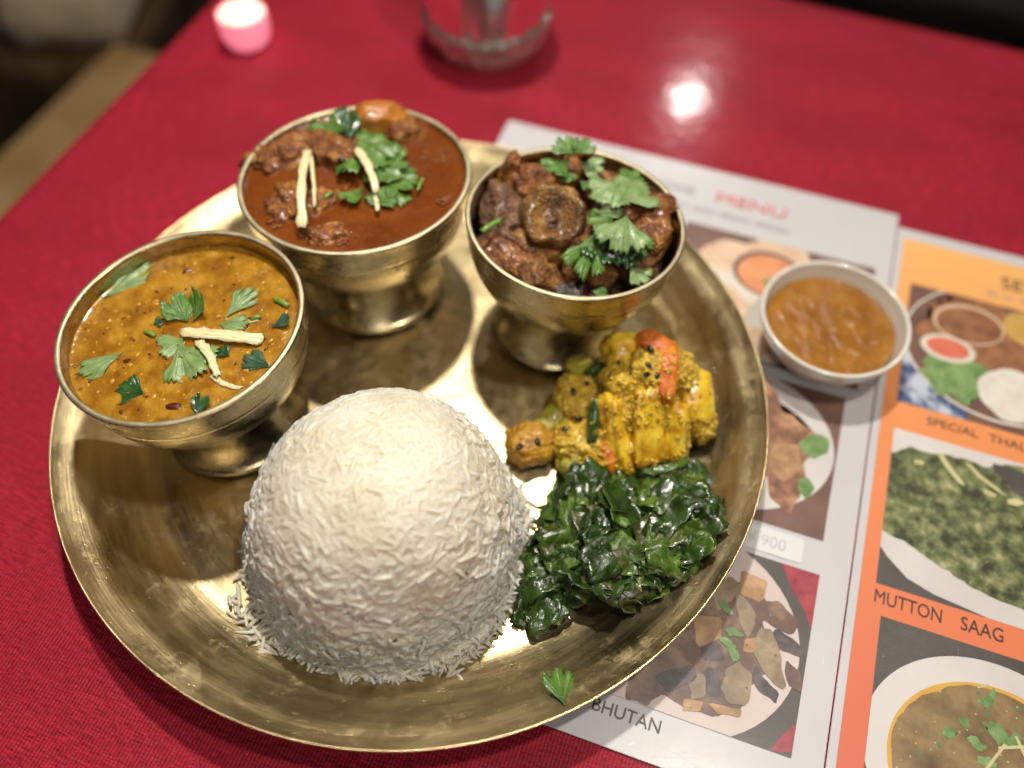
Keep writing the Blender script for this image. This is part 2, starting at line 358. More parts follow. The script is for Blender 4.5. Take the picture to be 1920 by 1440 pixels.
def rice_mat(packed=False):
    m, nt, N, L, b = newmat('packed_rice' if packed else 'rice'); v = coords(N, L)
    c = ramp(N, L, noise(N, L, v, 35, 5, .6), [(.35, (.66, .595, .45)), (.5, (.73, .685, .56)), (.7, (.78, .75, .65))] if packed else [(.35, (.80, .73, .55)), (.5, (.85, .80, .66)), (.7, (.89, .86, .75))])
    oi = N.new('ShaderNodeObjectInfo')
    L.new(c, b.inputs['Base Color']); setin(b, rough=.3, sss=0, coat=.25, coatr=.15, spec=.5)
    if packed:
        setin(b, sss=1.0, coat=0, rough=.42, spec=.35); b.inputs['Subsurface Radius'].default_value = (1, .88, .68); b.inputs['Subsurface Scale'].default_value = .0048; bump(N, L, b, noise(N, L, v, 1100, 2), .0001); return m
    tr = N.new('ShaderNodeBsdfTranslucent'); L.new(c, tr.inputs[0]); ms = N.new('ShaderNodeMixShader'); ms.inputs[0].default_value = .38
    L.new(b.outputs[0], ms.inputs[1]); L.new(tr.outputs[0], ms.inputs[2]); L.new(ms.outputs[0], N['Material Output'].inputs[0])
    b.inputs['Subsurface Radius'].default_value = (1, .8, .55); b.inputs['Subsurface Scale'].default_value = .0045
    bump(N, L, b, noise(N, L, v, 900, 2), .0001)
    return m
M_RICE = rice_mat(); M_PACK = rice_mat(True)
def plain(name, col, **k):
    m, nt, N, L, b = newmat(name); v = coords(N, L)
    c = ramp(N, L, noise(N, L, v, k.pop('nscale', 60), 4), [(.3, tuple(x*.93 for x in col)), (.7, tuple(min(1, x*1.05) for x in col))])
    L.new(c, b.inputs['Base Color']); setin(b, **k); return m
M_CERAMIC = plain('white_ceramic', (.72, .69, .62), rough=.12, coat=.5, coatr=.05)
# ------------------------------------------------------------------ table, cloth, floor and what stands beyond
TY = -0.3384
tu = Vector((math.cos(TY), math.sin(TY), 0)); tv = Vector((-math.sin(TY), math.cos(TY), 0))
pL = at(400, 0); pB = at(1530, 10)
corner = pL + tv*((pB-pL).dot(tv))
TW, TD = 1.3, 1.35
wood = organic('dark_wood', [(.35, (.05, .028, .012)), (.65, (.11, .065, .028))], 25, 200, .0003, .4, 5, coat=.3)
tbl = empty('table', corner, TY, 'dining table under the red cloth', 'table')
box('tabletop', .012, -TD+.012, -.035, TW-.012, -.012, -.006, wood, tbl, .004)
for x_ in (.08, TW-.08):
    for y_ in (-TD+.08, -.08): box('leg', x_-.03, y_-.03, -.735, x_+.03, y_+.03, -.036, wood, tbl, .003)
def cloth():
    nx, ny = 210, 220; V = []; Fc = []; xs = [-.0]+[i/(nx-1)*TW for i in range(nx)][1:]
    top = []
    X = [-.004, -.003]+[TW*i/nx for i in range(nx+1)]+[TW+.003, TW+.004]
    Y = [.004, .003]+[-TD*i/ny for i in range(ny+1)]+[-TD-.003, -TD-.004]
    for a, x in enumerate(X):
        for b_, y in enumerate(Y):
            z = 0.0
            if a == 0 or a == len(X)-1 or b_ == 0 or b_ == len(Y)-1: z = -.17+.004*math.sin(x*40+y*37)
            elif a in (1, len(X)-2) or b_ in (1, len(Y)-2): z = -.003
            else: z = .00035*mnoise.noise(Vector((x*14, y*14, 0)))-.0005
            V.append((x, y, z))
    n = len(Y)
    for a in range(len(X)-1):
        for b_ in range(n-1): k = a*n+b_; Fc.append((k, k+n, k+n+1, k+1))
    o = mesh('tablecloth', V, Fc, M_CLOTH, None, True, corner); o.rotation_euler.z = TY
    return tag(o, 'crimson woven tablecloth with a sheen covering the table under the thali', 'tablecloth')
cloth()
M_FLOOR = organic('floor_boards', [(.35, (.035, .020, .010)), (.65, (.07, .042, .02))], 6, 60, .001, .5, 5)
fl = mesh('floor', [(-4, -4, -.74), (4, -4, -.74), (4, 6, -.74), (-4, 6, -.74)], [(0, 1, 2, 3)], M_FLOOR, None, False); tag(fl, kind='structure')
M_BENCH = organic('bench_wood', [(.35, (.30, .18, .07)), (.65, (.42, .27, .12))], 14, 200, .0006, .45, 5)
bn = empty('bench', corner+tv*(-.3), TY, 'brown wooden bench running along the left edge of the table', 'bench')
box('seat', -.392, -.62, -.335, -.17, .40, -.30, M_BENCH, bn, .004)
for y_ in (-.5, .28): box('leg', -.32, y_-.03, -.738, -.24, y_+.03, -.336, wood, bn, .003)
M_BEIGE = organic('beige_fabric', [(.35, (.46, .36, .23)), (.65, (.60, .48, .33))], 10, 700, .001, .8, 5, sheen=.3)
M_GREYF = organic('grey_fabric', [(.35, (.10, .11, .13)), (.65, (.16, .17, .19))], 10, 700, .001, .8, 5)
def softbox(name, cx, cy, cz, sx, sy, sz, mat, parent=None, seed=0, rz=0):
    o = blob(name, (cx, cy, cz), (sx/2, sy/2, sz/2), mat, seed, .06, 1.2, .75, Quaternion((0, 0, 1), rz), 4, parent=parent); return o
ch = empty('stool', at(178, 48, -.36)+Vector((-.03, .04, 0)), TY+.25, 'low stool with beige and grey cushion in the dark beyond the bench', 'stool')
softbox('cushion', 0.02, .02, .06, .15, .30, .09, M_BEIGE, ch, 3, .15)
softbox('side_cushion', -.10, .03, .045, .08, .28, .08, M_GREYF, ch, 4, .15)
box('frame', -.16, -.16, -.02, .12, .18, .012, wood, ch, .004)
for x_ in (-.13, .09):
    for y_ in (-.13, .15): box('leg', x_-.015, y_-.015, -.338, x_+.015, y_+.015, -.021, wood, ch)
M_BLACK = plain('black_upholstery', (.006, .005, .006), rough=.7)
dc = empty('chair', at(1760, -60, -.28)+Vector((0, .12, 0)), TY, 'black chair in the dark behind the far edge of the table', 'chair')
softbox('seat', 0, 0, -.03, .62, .34, .07, M_BLACK, dc, 5)
softbox('backrest', 0, .20, .18, .60, .05, .38, M_BLACK, dc, 6)
for x_ in (-.26, .24):
    for y_ in (-.13, .13): box('leg', x_-.015, y_-.015, -.458, x_+.015, y_+.015, -.06, M_BLACK, dc)
# tumbler of water
def glass_mat(name, col, ior, rough=.0):
    m, nt, N, L, b = newmat(name); b.inputs['Base Color'].default_value = (*col, 1); setin(b, rough=rough, trans=1, ior=ior); return m
M_GLASS = glass_mat('clear_glass', (.97, .99, .97), 1.5, .03); M_WATER = glass_mat('water', (.98, 1, .99), 1.33)
gl = empty('water_glass', (-.024, .524, .0003), 0, 'clear glass tumbler of water standing behind the brass bowls', 'glass')
pr = smoothprof([(.0385, .0215), (.0412, .0212), (.0425, .05), (.044, .095), (.0436, .0965), (.0425, .095), (.0405, .05), (.0385, .0216)], 5)
tum = lathe('tumbler', pr, M_GLASS, gl, 192)
for v_ in tum.data.vertices:      # cut flutes round the heavy foot of the tumbler
    z_ = v_.co.z; r_ = math.hypot(v_.co.x, v_.co.y)
    if r_ > .0395 and .002 < z_ < .04:
        k_ = 1-.025*abs(math.cos(9*math.atan2(v_.co.y, v_.co.x)))*min(1, (.04-z_)/.01, (z_-.002)/.003); v_.co.x *= k_; v_.co.y *= k_
M_FROST = glass_mat('thick_glass', (.74, .78, .68), 1.5, .12); M_FROST.node_tree.nodes['Principled BSDF'].inputs['Transmission Weight'].default_value = .72; M_FROST.node_tree.nodes['Principled BSDF'].inputs['Metallic'].default_value = .35; fn = M_FROST.node_tree; bump(fn.nodes, fn.links, fn.nodes['Principled BSDF'], noise(fn.nodes, fn.links, coords(fn.nodes, fn.links), 110, 2), .008)
ft = lathe('foot', smoothprof([(0, 0), (.034, 0), (.0385, .0018), (.0408, .0070), (.0414, .014), (.0412, .0208), (.0405, .0212), (0, .0208)], 5), M_FROST, gl, 160)
wp = smoothprof([(0, .0218), (.0380, .0222), (.0386, .0240), (.0403, .05), (.0410, .066), (.0, .066)], 1)
wt = lathe('water', wp, M_WATER, None, 96, (-.024, .524, .0003)); tag(wt, 'water filling two thirds of the clear tumbler', 'water')
# tealight
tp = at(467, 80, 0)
M_PINKG = organic('pink_glow_glass', [(.4, (.80, .22, .28)), (.6, (.9, .34, .40))], 30, 90, .0004, .12, 2, coat=.6, sss=.4)
M_PINKG.node_tree.nodes['Principled BSDF'].inputs['Emission Color'].default_value = (1, .30, .42, 1); M_PINKG.node_tree.nodes['Principled BSDF'].inputs['Emission Strength'].default_value = .7  # emission makes the holder itself glow, standing in for candlelight and blur
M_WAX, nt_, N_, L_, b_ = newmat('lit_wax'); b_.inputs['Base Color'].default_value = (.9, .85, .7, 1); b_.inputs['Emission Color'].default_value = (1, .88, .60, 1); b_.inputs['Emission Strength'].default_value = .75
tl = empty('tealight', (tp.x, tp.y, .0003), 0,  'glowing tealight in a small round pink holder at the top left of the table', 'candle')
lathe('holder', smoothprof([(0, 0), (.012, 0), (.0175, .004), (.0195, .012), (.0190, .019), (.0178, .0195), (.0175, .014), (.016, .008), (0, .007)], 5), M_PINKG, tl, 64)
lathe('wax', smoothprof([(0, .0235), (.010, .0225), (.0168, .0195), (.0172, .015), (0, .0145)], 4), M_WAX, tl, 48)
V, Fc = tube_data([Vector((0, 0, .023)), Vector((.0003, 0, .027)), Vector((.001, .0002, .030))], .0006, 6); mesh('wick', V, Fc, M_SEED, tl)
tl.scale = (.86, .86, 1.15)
# ------------------------------------------------------------------ menus
MY = -0.3131
O1 = Vector((.22361, .36349, 0))
mU = Vector((math.cos(MY), math.sin(MY), 0)); mV = Vector((-math.sin(MY), math.cos(MY), 0))
def mu(px, py):
    d = at(px, py, .001)-O1; return (d.dot(mU), d.dot(mV))
def printed(name, c1, c2=None, scale=60, rough=.22, stops=None, dots=None, lam=.6, detail=5):
    m, nt, N, L, b = newmat(name); v = coords(N, L)
    st = stops or [(.35, c1), (.65, c2 or c1)]
    col = ramp(N, L, noise(N, L, v, scale, detail, .6), st)
    if dots:
        for sc, th, c in dots:
            vo = N.new('ShaderNodeTexVoronoi'); vo.inputs['Scale'].default_value = sc; L.new(v, vo.inputs['Vector'])
            col = mix(N, L, ramp(N, L, vo.outputs['Distance'], [(th, (1, 1, 1)), (th+.08, (0, 0, 0))]), col, c)
    L.new(col, b.inputs['Base Color']); setin(b, rough=.5, coat=lam, coatr=rough)
    # hairline scratches in the laminate
    s1 = noise(N, L, coords(N, L, (1, 60, 1)), 40, 2, .7); s2 = noise(N, L, coords(N, L, (60, 1, 1), off=(4, 2, 0)), 40, 2, .7)
    mm = N.new('ShaderNodeMath'); mm.operation = 'MULTIPLY'; L.new(s1, mm.inputs[0]); L.new(s2, mm.inputs[1])
    pv = None
    for k_ in range(5):
        mp = N.new('ShaderNodeMapping'); mp.inputs['Rotation'].default_value = (0, 0, k_*.66+.2); t_ = N.new('ShaderNodeTexCoord'); L.new(t_.outputs['Object'], mp.inputs[0])
        m2_ = N.new('ShaderNodeMapping'); m2_.inputs['Scale'].default_value = (1, 42, 1); m2_.inputs['Location'].default_value = (k_*3.1, k_, 0); L.new(mp.outputs[0], m2_.inputs[0])
        q_ = ramp(N, L, noise(N, L, m2_.outputs[0], 32, 2, .7), [(.64, (0, 0, 0)), (.68, (1, 1, 1))])
        bn_ = N.new('ShaderNodeBump'); bn_.inputs['Distance'].default_value = .00007; bn_.inputs['Strength'].default_value = .6; L.new(q_, bn_.inputs['Height'])
        if pv: L.new(pv, bn_.inputs['Normal'])
        pv = bn_.outputs[0]
    L.new(pv, b.inputs['Coat Normal'])
    return m
P_WHITE = printed('menu_paper', (.55, .535, .55), (.59, .575, .59), 12)
P_DARK = printed('print_dark', (.075, .063, .056), (.10, .085, .075), 30)  # dark tone lifted: the laminate's haze is put into the print colour
P_BROWN = printed('print_brown', (.13, .062, .05), (.20, .10, .075), 40)
P_RED = printed('print_red', (.26, .02, .035), (.40, .05, .07), 160)
P_CREAM = printed('print_cream', (.66, .60, .50), (.74, .68, .58), 20)
P_PLATE = printed('print_plate', (.60, .56, .54), (.68, .645, .62), 14)
P_PINKP = printed('print_pink_plate', (.56, .46, .43), (.64, .54, .50), 12)
P_NAAN = printed('print_naan', (.62, .40, .26), (.74, .55, .38), 60)
P_ORC = printed('print_orange_curry', (.70, .25, .10), (.76, .34, .15), 90)
P_TEXT = plain('ink_brown', (.055, .045, .04), rough=.4); P_GREY = plain('ink_grey', (.34, .33, .34), rough=.4); P_FAINT = plain('ink_faint', (.50, .49, .49), rough=.4); P_RTEXT = plain('ink_red', (.66, .10, .09), rough=.4)
P_LABEL = printed('label_white', (.69, .68, .67), (.71, .70, .69), 20)
P_GREENL = printed('print_leaf', (.10, .20, .05), (.25, .38, .14), 170)
P_RICEP = printed('print_rice', (.66, .60, .52), (.76, .72, .64), 160)
P_REDSAUCE = printed('print_red_sauce', (.62, .13, .08), (.68, .18, .10), 60)
P_GRAVY = printed('print_gravy', (.20, .08, .035), (.36, .16, .07), 130)
P_YEL = printed('print_yellow', (.50, .30, .06), (.60, .38, .10), 120)
P_BLUE = printed('print_blue', (.06, .09, .20), (.45, .50, .62), 75, stops=[(.45, (.06, .09, .2)), (.56, (.5, .54, .64))])
P_SAAG = printed('print_saag', None, None, 170, stops=[(.36, (.035, .035, .018)), (.45, (.085, .10, .035)), (.53, (.15, .175, .065)), (.61, (.25, .26, .11)), (.70, (.45, .42, .24))], detail=10, dots=[(300, .05, (.5, .46, .3))])
P_SOUP = printed('print_soup', None, None, 55, stops=[(.3, (.09, .055, .02)), (.45, (.20, .125, .05)), (.58, (.30, .20, .085)), (.72, (.20, .09, .05))], detail=9, dots=[(150, .10, (.09, .20, .07)), (320, .07, (.55, .48, .28))])
P_RIMS = printed('print_soup_rim', (.66, .34, .05), (.70, .42, .09), 30)
P_STIR = [printed('print_slice', None, None, 110, stops=[(.34, tuple(x*.7 for x in a)), (.5, a), (.62, b), (.72, tuple(x*1.15 for x in b))], dots=[(190, .05, tuple(x*.4 for x in a))], detail=8) for a, b in (((.40, .22, .10), (.54, .33, .17)), ((.15, .085, .06), (.25, .15, .10)), ((.29, .215, .13), (.40, .30, .18)), ((.07, .055, .06), (.13, .10, .10)))]
P_MIXED = printed('print_stir_fry', None, None, 100, stops=[(.3, (.07, .03, .02)), (.5, (.26, .11, .06)), (.65, (.50, .27, .13)), (.8, (.62, .45, .3))], detail=8)
P_GINGER = printed('print_ginger', (.52, .48, .22), (.62, .58, .32), 60)
P_CARROT = printed('print_potato', (.62, .34, .15), (.68, .42, .2), 80)
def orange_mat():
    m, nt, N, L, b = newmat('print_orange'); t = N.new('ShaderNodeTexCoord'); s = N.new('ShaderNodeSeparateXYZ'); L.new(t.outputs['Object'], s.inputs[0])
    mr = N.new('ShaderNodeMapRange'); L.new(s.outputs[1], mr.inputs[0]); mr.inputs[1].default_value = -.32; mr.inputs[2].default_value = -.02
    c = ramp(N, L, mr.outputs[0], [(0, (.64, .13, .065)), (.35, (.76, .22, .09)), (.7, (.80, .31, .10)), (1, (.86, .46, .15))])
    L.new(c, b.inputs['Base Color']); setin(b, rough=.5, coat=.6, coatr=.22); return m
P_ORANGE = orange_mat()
LZ = [0]
def clip_poly(P, x0, y0, x1, y1):
    for ax, lim, sg in ((0, x0, 1), (0, x1, -1), (1, y0, 1), (1, y1, -1)):
        out = []
        for i in range(len(P)):
            a, b = P[i-1], P[i]; ia = (a[ax]-lim)*sg >= 0; ib = (b[ax]-lim)*sg >= 0
            if ia != ib:
                t = (lim-a[ax])/(b[ax]-a[ax]); out.append((a[0]+(b[0]-a[0])*t, a[1]+(b[1]-a[1])*t))
            if ib: out.append(b)
        P = out
        if not P: return P
    return P
ZS = .00125
def flat(name, P, mat, parent, lev, clip=None):
    if name in ('printed_slice', 'printed_food', 'printed_leaf', 'printed_cloth', 'printed_saag', 'printed_meat') and len(P) < 40:
        big = max(abs(p[0]-P[0][0])+abs(p[1]-P[0][1]) for p in P)
        P = [q for i in range(len(P)) for q in ((P[i-1][0]*.88+P[i][0]*.12, P[i-1][1]*.88+P[i][1]*.12), (P[i-1][0]*.12+P[i][0]*.88, P[i-1][1]*.12+P[i][1]*.88))]
        P = [(P[i-1][0]+(P[i][0]-P[i-1][0])*h, P[i-1][1]+(P[i][1]-P[i-1][1])*h) for i in range(len(P)) for h in (.25, .5, .75, 1)]
        P = [(x+min(big*.05, .0009)*mnoise.noise(Vector((x*230, y*230, 1))), y+min(big*.05, .0009)*mnoise.noise(Vector((x*230, y*230, 7)))) for x, y in P]
    if clip: P = clip_poly(P, *clip)
    if len(P) < 3: return None
    LZ[0] += 1; z = ZS+lev*.00006+(LZ[0] % 13)*.000004
    bm = bmesh.new(); vs = [bm.verts.new((x, y, z)) for x, y in P]; f = bm.faces.new(vs)
    if f.normal.z < 0 or sum(P[i-1][0]*P[i][1]-P[i][0]*P[i-1][1] for i in range(len(P))) < 0: f.normal_flip()
    bmesh.ops.triangulate(bm, faces=bm.faces[:]); me = bpy.data.meshes.new(name); bm.to_mesh(me); bm.free(); me.materials.append(mat)
    o = bpy.data.objects.new(name, me); C.objects.link(o); o.parent = parent; return o
def rect(x0, y0, x1, y1, r=0):
    if not r: return [(x0, y0), (x1, y0), (x1, y1), (x0, y1)]
    return [(cx+r*math.cos(a), cy+r*math.sin(a)) for cx, cy, s in ((x1-r, y1-r, 0), (x0+r, y1-r, 1), (x0+r, y0+r, 2), (x1-r, y0+r, 3)) for a in [math.pi/2*(s+k/5) for k in range(6)]]
def ell(cx, cy, rx, ry, rot=0, n=64, wob=0, seed=0):
    out = []
    for i in range(n):
        a = 2*math.pi*i/n; k = 1+wob*mnoise.noise(Vector((math.cos(a)*2+seed, math.sin(a)*2, seed)))+wob*.5*mnoise.noise(Vector((math.cos(a)*7+seed, math.sin(a)*7, seed)))
        x, y = rx*k*math.cos(a), ry*k*math.sin(a); out.append((cx+x*math.cos(rot)-y*math.sin(rot), cy+x*math.sin(rot)+y*math.cos(rot)))
    return out
def pix(pts): return [mu(*p) for p in pts]
def letter(text, parent, a, b, cap, mat, lev=6, slant=0, dy=0):
    """lettering between two points of the sheet (a = baseline start, b = baseline end), capital height cap"""
    cu = bpy.data.curves.new('lettering', 'FONT'); cu.body = text; cu.size = cap/.70; cu.resolution_u = 3
    t = bpy.data.objects.new('tmp', cu); C.objects.link(t); bpy.context.view_layer.update()
    me = bpy.data.meshes.new_from_object(t.evaluated_get(bpy.context.evaluated_depsgraph_get())); bpy.data.objects.remove(t)
    if not len(me.vertices): return
    xs = [v.co.x for v in me.vertices]; x0, x1 = min(xs), max(xs); wd = b[0]-a[0]
    for v in me.vertices:
        v.co.x = a[0]+(v.co.x-x0)/(x1-x0)*wd; v.co.y = a[1]+v.co.y+dy; v.co.z = ZS+lev*.00006
    me.materials.clear(); me.materials.append(mat); me.name = 'lettering'
    o = bpy.data.objects.new('lettering', me); C.objects.link(o); o.parent = parent; return o
m1 = empty('menu_sheet', O1, MY, 'white laminated menu sheet with red heading and dish photos under the thali plate', 'menu')
m2 = empty('menu_sheet', O1, MY, 'orange laminated menu sheet with MUTTON SAAG photo at the right edge', 'menu')
box('sheet', -.2418, -.338, .0003, 0, 0, .0011, P_WHITE, m1, .0002)
box('sheet', .0007, -.348, .0003, .244, -.0096, .0011, P_WHITE, m2, .0002)
# seam between the laminate sheets
def photo(parent, x0, y0, x1, y1, bg):
    o = flat('photo', rect(x0, y0, x1, y1), bg, parent, 2); return (x0, y0, x1, y1)
# sheet 1
K = photo(m1, -.116, -.133, -.0085, -.0475, P_BROWN)
c = mu(1440, 545); flat('printed_plate', ell(-.064, -.092, .0500, .0405, 0), P_CREAM, m1, 3, K)
for i, (px, py, rx, ry, rt) in enumerate(((1370, 478, .017, .011, .3), (1465, 478, .018, .010, -.2), (1352, 570, .015, .014, .1), (1400, 640, .018, .010, .4))):
    flat('printed_bread', ell(*mu(px, py), rx, ry, rt, 32, .25, i), P_NAAN, m1, 4, K)
c = mu(1440, 515); flat('printed_bowl', ell(*c, .0195, .0165), P_BROWN, m1, 5, K); flat('printed_curry', ell(c[0]+.001, c[1]-.001, .0178, .0145), P_ORC, m1, 6, K); flat('printed_leaf', ell(*mu(1440, 530), .003, .0022, .4, 16, .4), P_GREENL, m1, 7, K)
letter('MENU', m1, (-.1035, -.0265), (-.0625, -.0265), .0085, P_RTEXT)
letter('WELCOME', m1, (-.160, -.0255), (-.117, -.0255), .0062, P_GREY)
letter('CURRY  AND  BREAD  SPECIAL', m1, (-.136, -.0375), (-.058, -.0375), .0036, P_GREY)
K = photo(m1, -.116, -.2212, -.0135, -.1400, P_BROWN)
flat('printed_plate', ell(-.062, -.1785, .0475, .0400), P_PLATE, m1, 3, K)
flat('printed_food', ell(-.060, -.172, .030, .027, -.5, 60, .45, 3), P_MIXED, m1, 4, K)
flat('printed_food', pix([(1432, 770), (1475, 775), (1530, 815), (1525, 850), (1505, 868), (1512, 905), (1495, 935), (1478, 968), (1462, 950), (1440, 930)]), P_MIXED, m1, 5, K)
flat('printed_leaf', pix([(1495, 830), (1530, 812), (1556, 825), (1552, 850), (1525, 862), (1505, 850)]), P_GREENL, m1, 6, K)
flat('printed_leaf', pix([(1495, 900), (1515, 895), (1528, 918), (1510, 938), (1500, 925)]), P_GREENL, m1, 6, K)
flat('printed_slice', pix([(1440, 850), (1462, 828), (1500, 838), (1502, 880), (1470, 905), (1445, 885)]), P_STIR[0], m1, 6, K)
flat('price_label', rect(-.0490, -.2355, -.0215, -.2236, .0015), P_LABEL, m1, 4)
letter('¥ 900', m1, (-.0470, -.2325), (-.0290, -.2325), .0058, P_FAINT, 5)
K = photo(m1, -.116, -.3178, -.0127, -.2380, P_DARK)
flat('printed_cloth', pix([(1458, 1040), (1560, 1070), (1540, 1240), (1515, 1160), (1480, 1095)]), P_RED, m1, 3, K)
flat('printed_cloth', pix([(1440, 1405), (1500, 1350), (1500, 1405), (1478, 1412), (1455, 1408)]), P_RED, m1, 3, K)
flat('printed_plate', ell(-.0715, -.2805, .0560, .0475), P_PINKP, m1, 4, K)
flat('printed_food', pix([(1330, 1100), (1400, 1090), (1440, 1130), (1430, 1180), (1450, 1210), (1440, 1260), (1400, 1290), (1390, 1330), (1340, 1345), (1285, 1330), (1240, 1300), (1215, 1325), (1170, 1310), (1180, 1270), (1240, 1200)]), P_STIR[1], m1, 5, K)
sl = [((1388, 1068), (1440, 1092), (1428, 1132), (1385, 1112), 0), ((1330, 1100), (1370, 1080), (1395, 1105), (1345, 1150), 2), ((1435, 1128), (1462, 1130), (1496, 1165), (1485, 1192), (1455, 1180), (1425, 1160), 1), ((1455, 1178), (1505, 1215), (1502, 1232), (1462, 1222), (1440, 1195), 3), ((1420, 1180), (1448, 1180), (1462, 1230), (1472, 1288), (1465, 1295), (1432, 1262), (1410, 1225), 2),
      ((1470, 1235), (1500, 1262), (1503, 1300), (1475, 1285), 1), ((1415, 1245), (1430, 1270), (1460, 1300), (1455, 1322), (1425, 1300), (1405, 1275), 3), ((1360, 1255), (1385, 1240), (1408, 1262), (1405, 1310), (1395, 1325), (1365, 1318), (1350, 1290), 2), ((1280, 1310), (1318, 1316), (1312, 1335), (1280, 1335), 0), ((1325, 1318), (1390, 1330), (1388, 1346), (1345, 1340), 0),
      ((1300, 1150), (1355, 1160), (1350, 1200), (1305, 1215), 0), ((1310, 1215), (1350, 1205), (1360, 1240), (1320, 1240), 3), ((1240, 1215), (1300, 1190), (1310, 1225), (1270, 1260), (1235, 1250), 1), ((1225, 1265), (1300, 1245), (1310, 1275), (1250, 1300), 3), ((1175, 1285), (1215, 1260), (1235, 1290), (1205, 1315), (1172, 1305), 1), ((1320, 1255), (1345, 1250), (1352, 1305), (1325, 1310), 3), ((1290, 1270), (1322, 1262), (1322, 1308), (1296, 1312), 2), ((1395, 1160), (1425, 1150), (1432, 1178), (1405, 1200), 1), ((1375, 1110), (1398, 1120), (1418, 1160), (1400, 1200), (1382, 1150), 2), ((1395, 1200), (1418, 1195), (1412, 1225), (1392, 1222), 0)]
for i, s_ in enumerate(sl): flat('printed_slice', pix(s_[:-1]), P_STIR[s_[-1]], m1, 6+i % 5, K)
for i, (a, b) in enumerate((((1360, 1180), (1395, 1195)), ((1365, 1205), (1382, 1245)), ((1345, 1195), (1380, 1215)), ((1350, 1130), (1368, 1150)))):
    A = mu(*a); B = mu(*b); flat('printed_leaf', ell((A[0]+B[0])/2, (A[1]+B[1])/2, .004, .0018, math.atan2(B[1]-A[1], B[0]-A[0]), 16, .5, i), P_GREENL, m1, 12, K)
letter('BHUTAN', m1, (-.0920, -.3262), (-.0640, -.3262), .0052, P_TEXT)
letter('FRIED  A', m1, (-.128, -.3262), (-.0955, -.3262), .0052, P_TEXT)
# sheet 2
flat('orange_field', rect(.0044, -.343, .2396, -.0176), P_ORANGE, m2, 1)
letter('SET  MENU', m2, (.0585, -.0375), (.120, -.0375), .0085, P_TEXT)
letter('セット メニュー', m2, (.0500, -.0455), (.110, -.0455), .0040, P_GREY)
K = photo(m2, .0110, -.1327, .200, -.0512, P_BROWN)
flat('printed_napkin', rect(.0110, -.1327, .045, -.098), P_BLUE, m2, 3, K)
flat('printed_tray', ell(.0600, -.0850, .0500, .0440, 0, 80), P_CREAM, m2, 4, K); flat('printed_tray', ell(.0600, -.0848, .0488, .0428, 0, 80), P_BROWN, m2, 5, K)
flat('printed_food', ell(.0480, -.078, .030, .030, 0, 60, .3, 2), P_GRAVY, m2, 6, K)
c = mu(1815, 610); flat('printed_bowl', ell(*c, .0185, .0135, .1), P_NAAN, m2, 7, K); flat('printed_curry', ell(c[0]+.0003, c[1]-.0005, .0170, .0118, .1), P_GRAVY, m2, 8, K)
c = mu(1925, 620); flat('printed_curry', ell(*c, .0125, .0115), P_YEL, m2, 8, K)
flat('printed_leaf', ell(*mu(1790, 705), .0165, .0155, -.3, 60, .35, 4), P_GREENL, m2, 8, K)
c = mu(1776, 655); flat('printed_bowl', ell(*c, .0140, .0088), P_CREAM, m2, 9, K); flat('printed_curry', ell(c[0], c[1]+.0003, .0108, .0064), P_REDSAUCE, m2, 10, K)
flat('printed_rice', ell(*mu(1905, 745), .0190, .0165, 0, 40, .08), P_RICEP, m2, 8, K)
letter('SPECIAL', m2, (.0262, -.1415), (mu(1832, 826)[0], -.1415), .0046, P_TEXT); letter('THALI', m2, (mu(1853, 832)[0], -.1415), (.0745, -.1415), .0046, P_TEXT)
K = photo(m2, .0112, -.2332, .200, -.1492, P_DARK)
flat('printed_plate', pix([(1640, 1010), (1664, 1045), (1700, 1085), (1750, 1115), (1830, 1150), (1925, 1192), (1990, 1215), (2100, 1100), (2100, 900), (1925, 866), (1670, 800), (1660, 900), (1645, 990)]), P_PLATE, m2, 3, K)
flat('printed_saag', pix([(1665, 848), (1690, 845), (1705, 838), (1740, 850), (1780, 855), (1810, 862), (1850, 878), (1890, 872), (1925, 878), (2090, 910), (2090, 1100), (2000, 1160), (1925, 1148), (1880, 1130), (1830, 1108), (1780, 1075), (1745, 1052), (1700, 1018), (1675, 1008), (1652, 995), (1655, 930)]), P_SAAG, m2, 4, K)
flat('printed_meat', pix([(1862, 872), (1885, 874), (1925, 890), (1925, 940), (1900, 925), (1880, 900), (1862, 885)]), P_DARK, m2, 5, K)
for i, P_ in enumerate(([(1757, 852), (1765, 850), (1785, 880), (1805, 905), (1808, 913), (1795, 905), (1772, 878)], [(1808, 868), (1818, 870), (1840, 893), (1870, 915), (1886, 932), (1868, 922), (1832, 896)], [(1842, 918), (1868, 928), (1864, 934), (1845, 926)], [(1886, 938), (1905, 935), (1922, 945), (1905, 950), (1890, 946)], [(1712, 862), (1732, 866), (1730, 873), (1714, 870)])):
    flat('printed_ginger', pix(P_), P_GINGER, m2, 6, K)
letter('MUTTON', m2, (.0113, -.2422), (mu(1764, 1169)[0], -.2422), .0062, P_TEXT); letter('SAAG', m2, (mu(1800, 1183)[0], -.2422), (.0652, -.2422), .0062, P_TEXT)
flat('price_label', rect(.0740, -.2455, .100, -.2345, .0015), P_LABEL, m2, 4)
K = photo(m2, .0148, -.334, .200, -.2476, P_DARK)
cc = mu(1790, 1390); flat('printed_plate', ell(.0625, -.2960, .0500, .0435, 0, 90), P_PLATE, m2, 3, K)
flat('printed_rim', ell(.0640, -.2990, .0415, .0365, 0, 90), P_RIMS, m2, 4, K); flat('printed_soup', ell(.0640, -.2993, .0400, .0352, 0, 120, .05), P_SOUP, m2, 5, K)
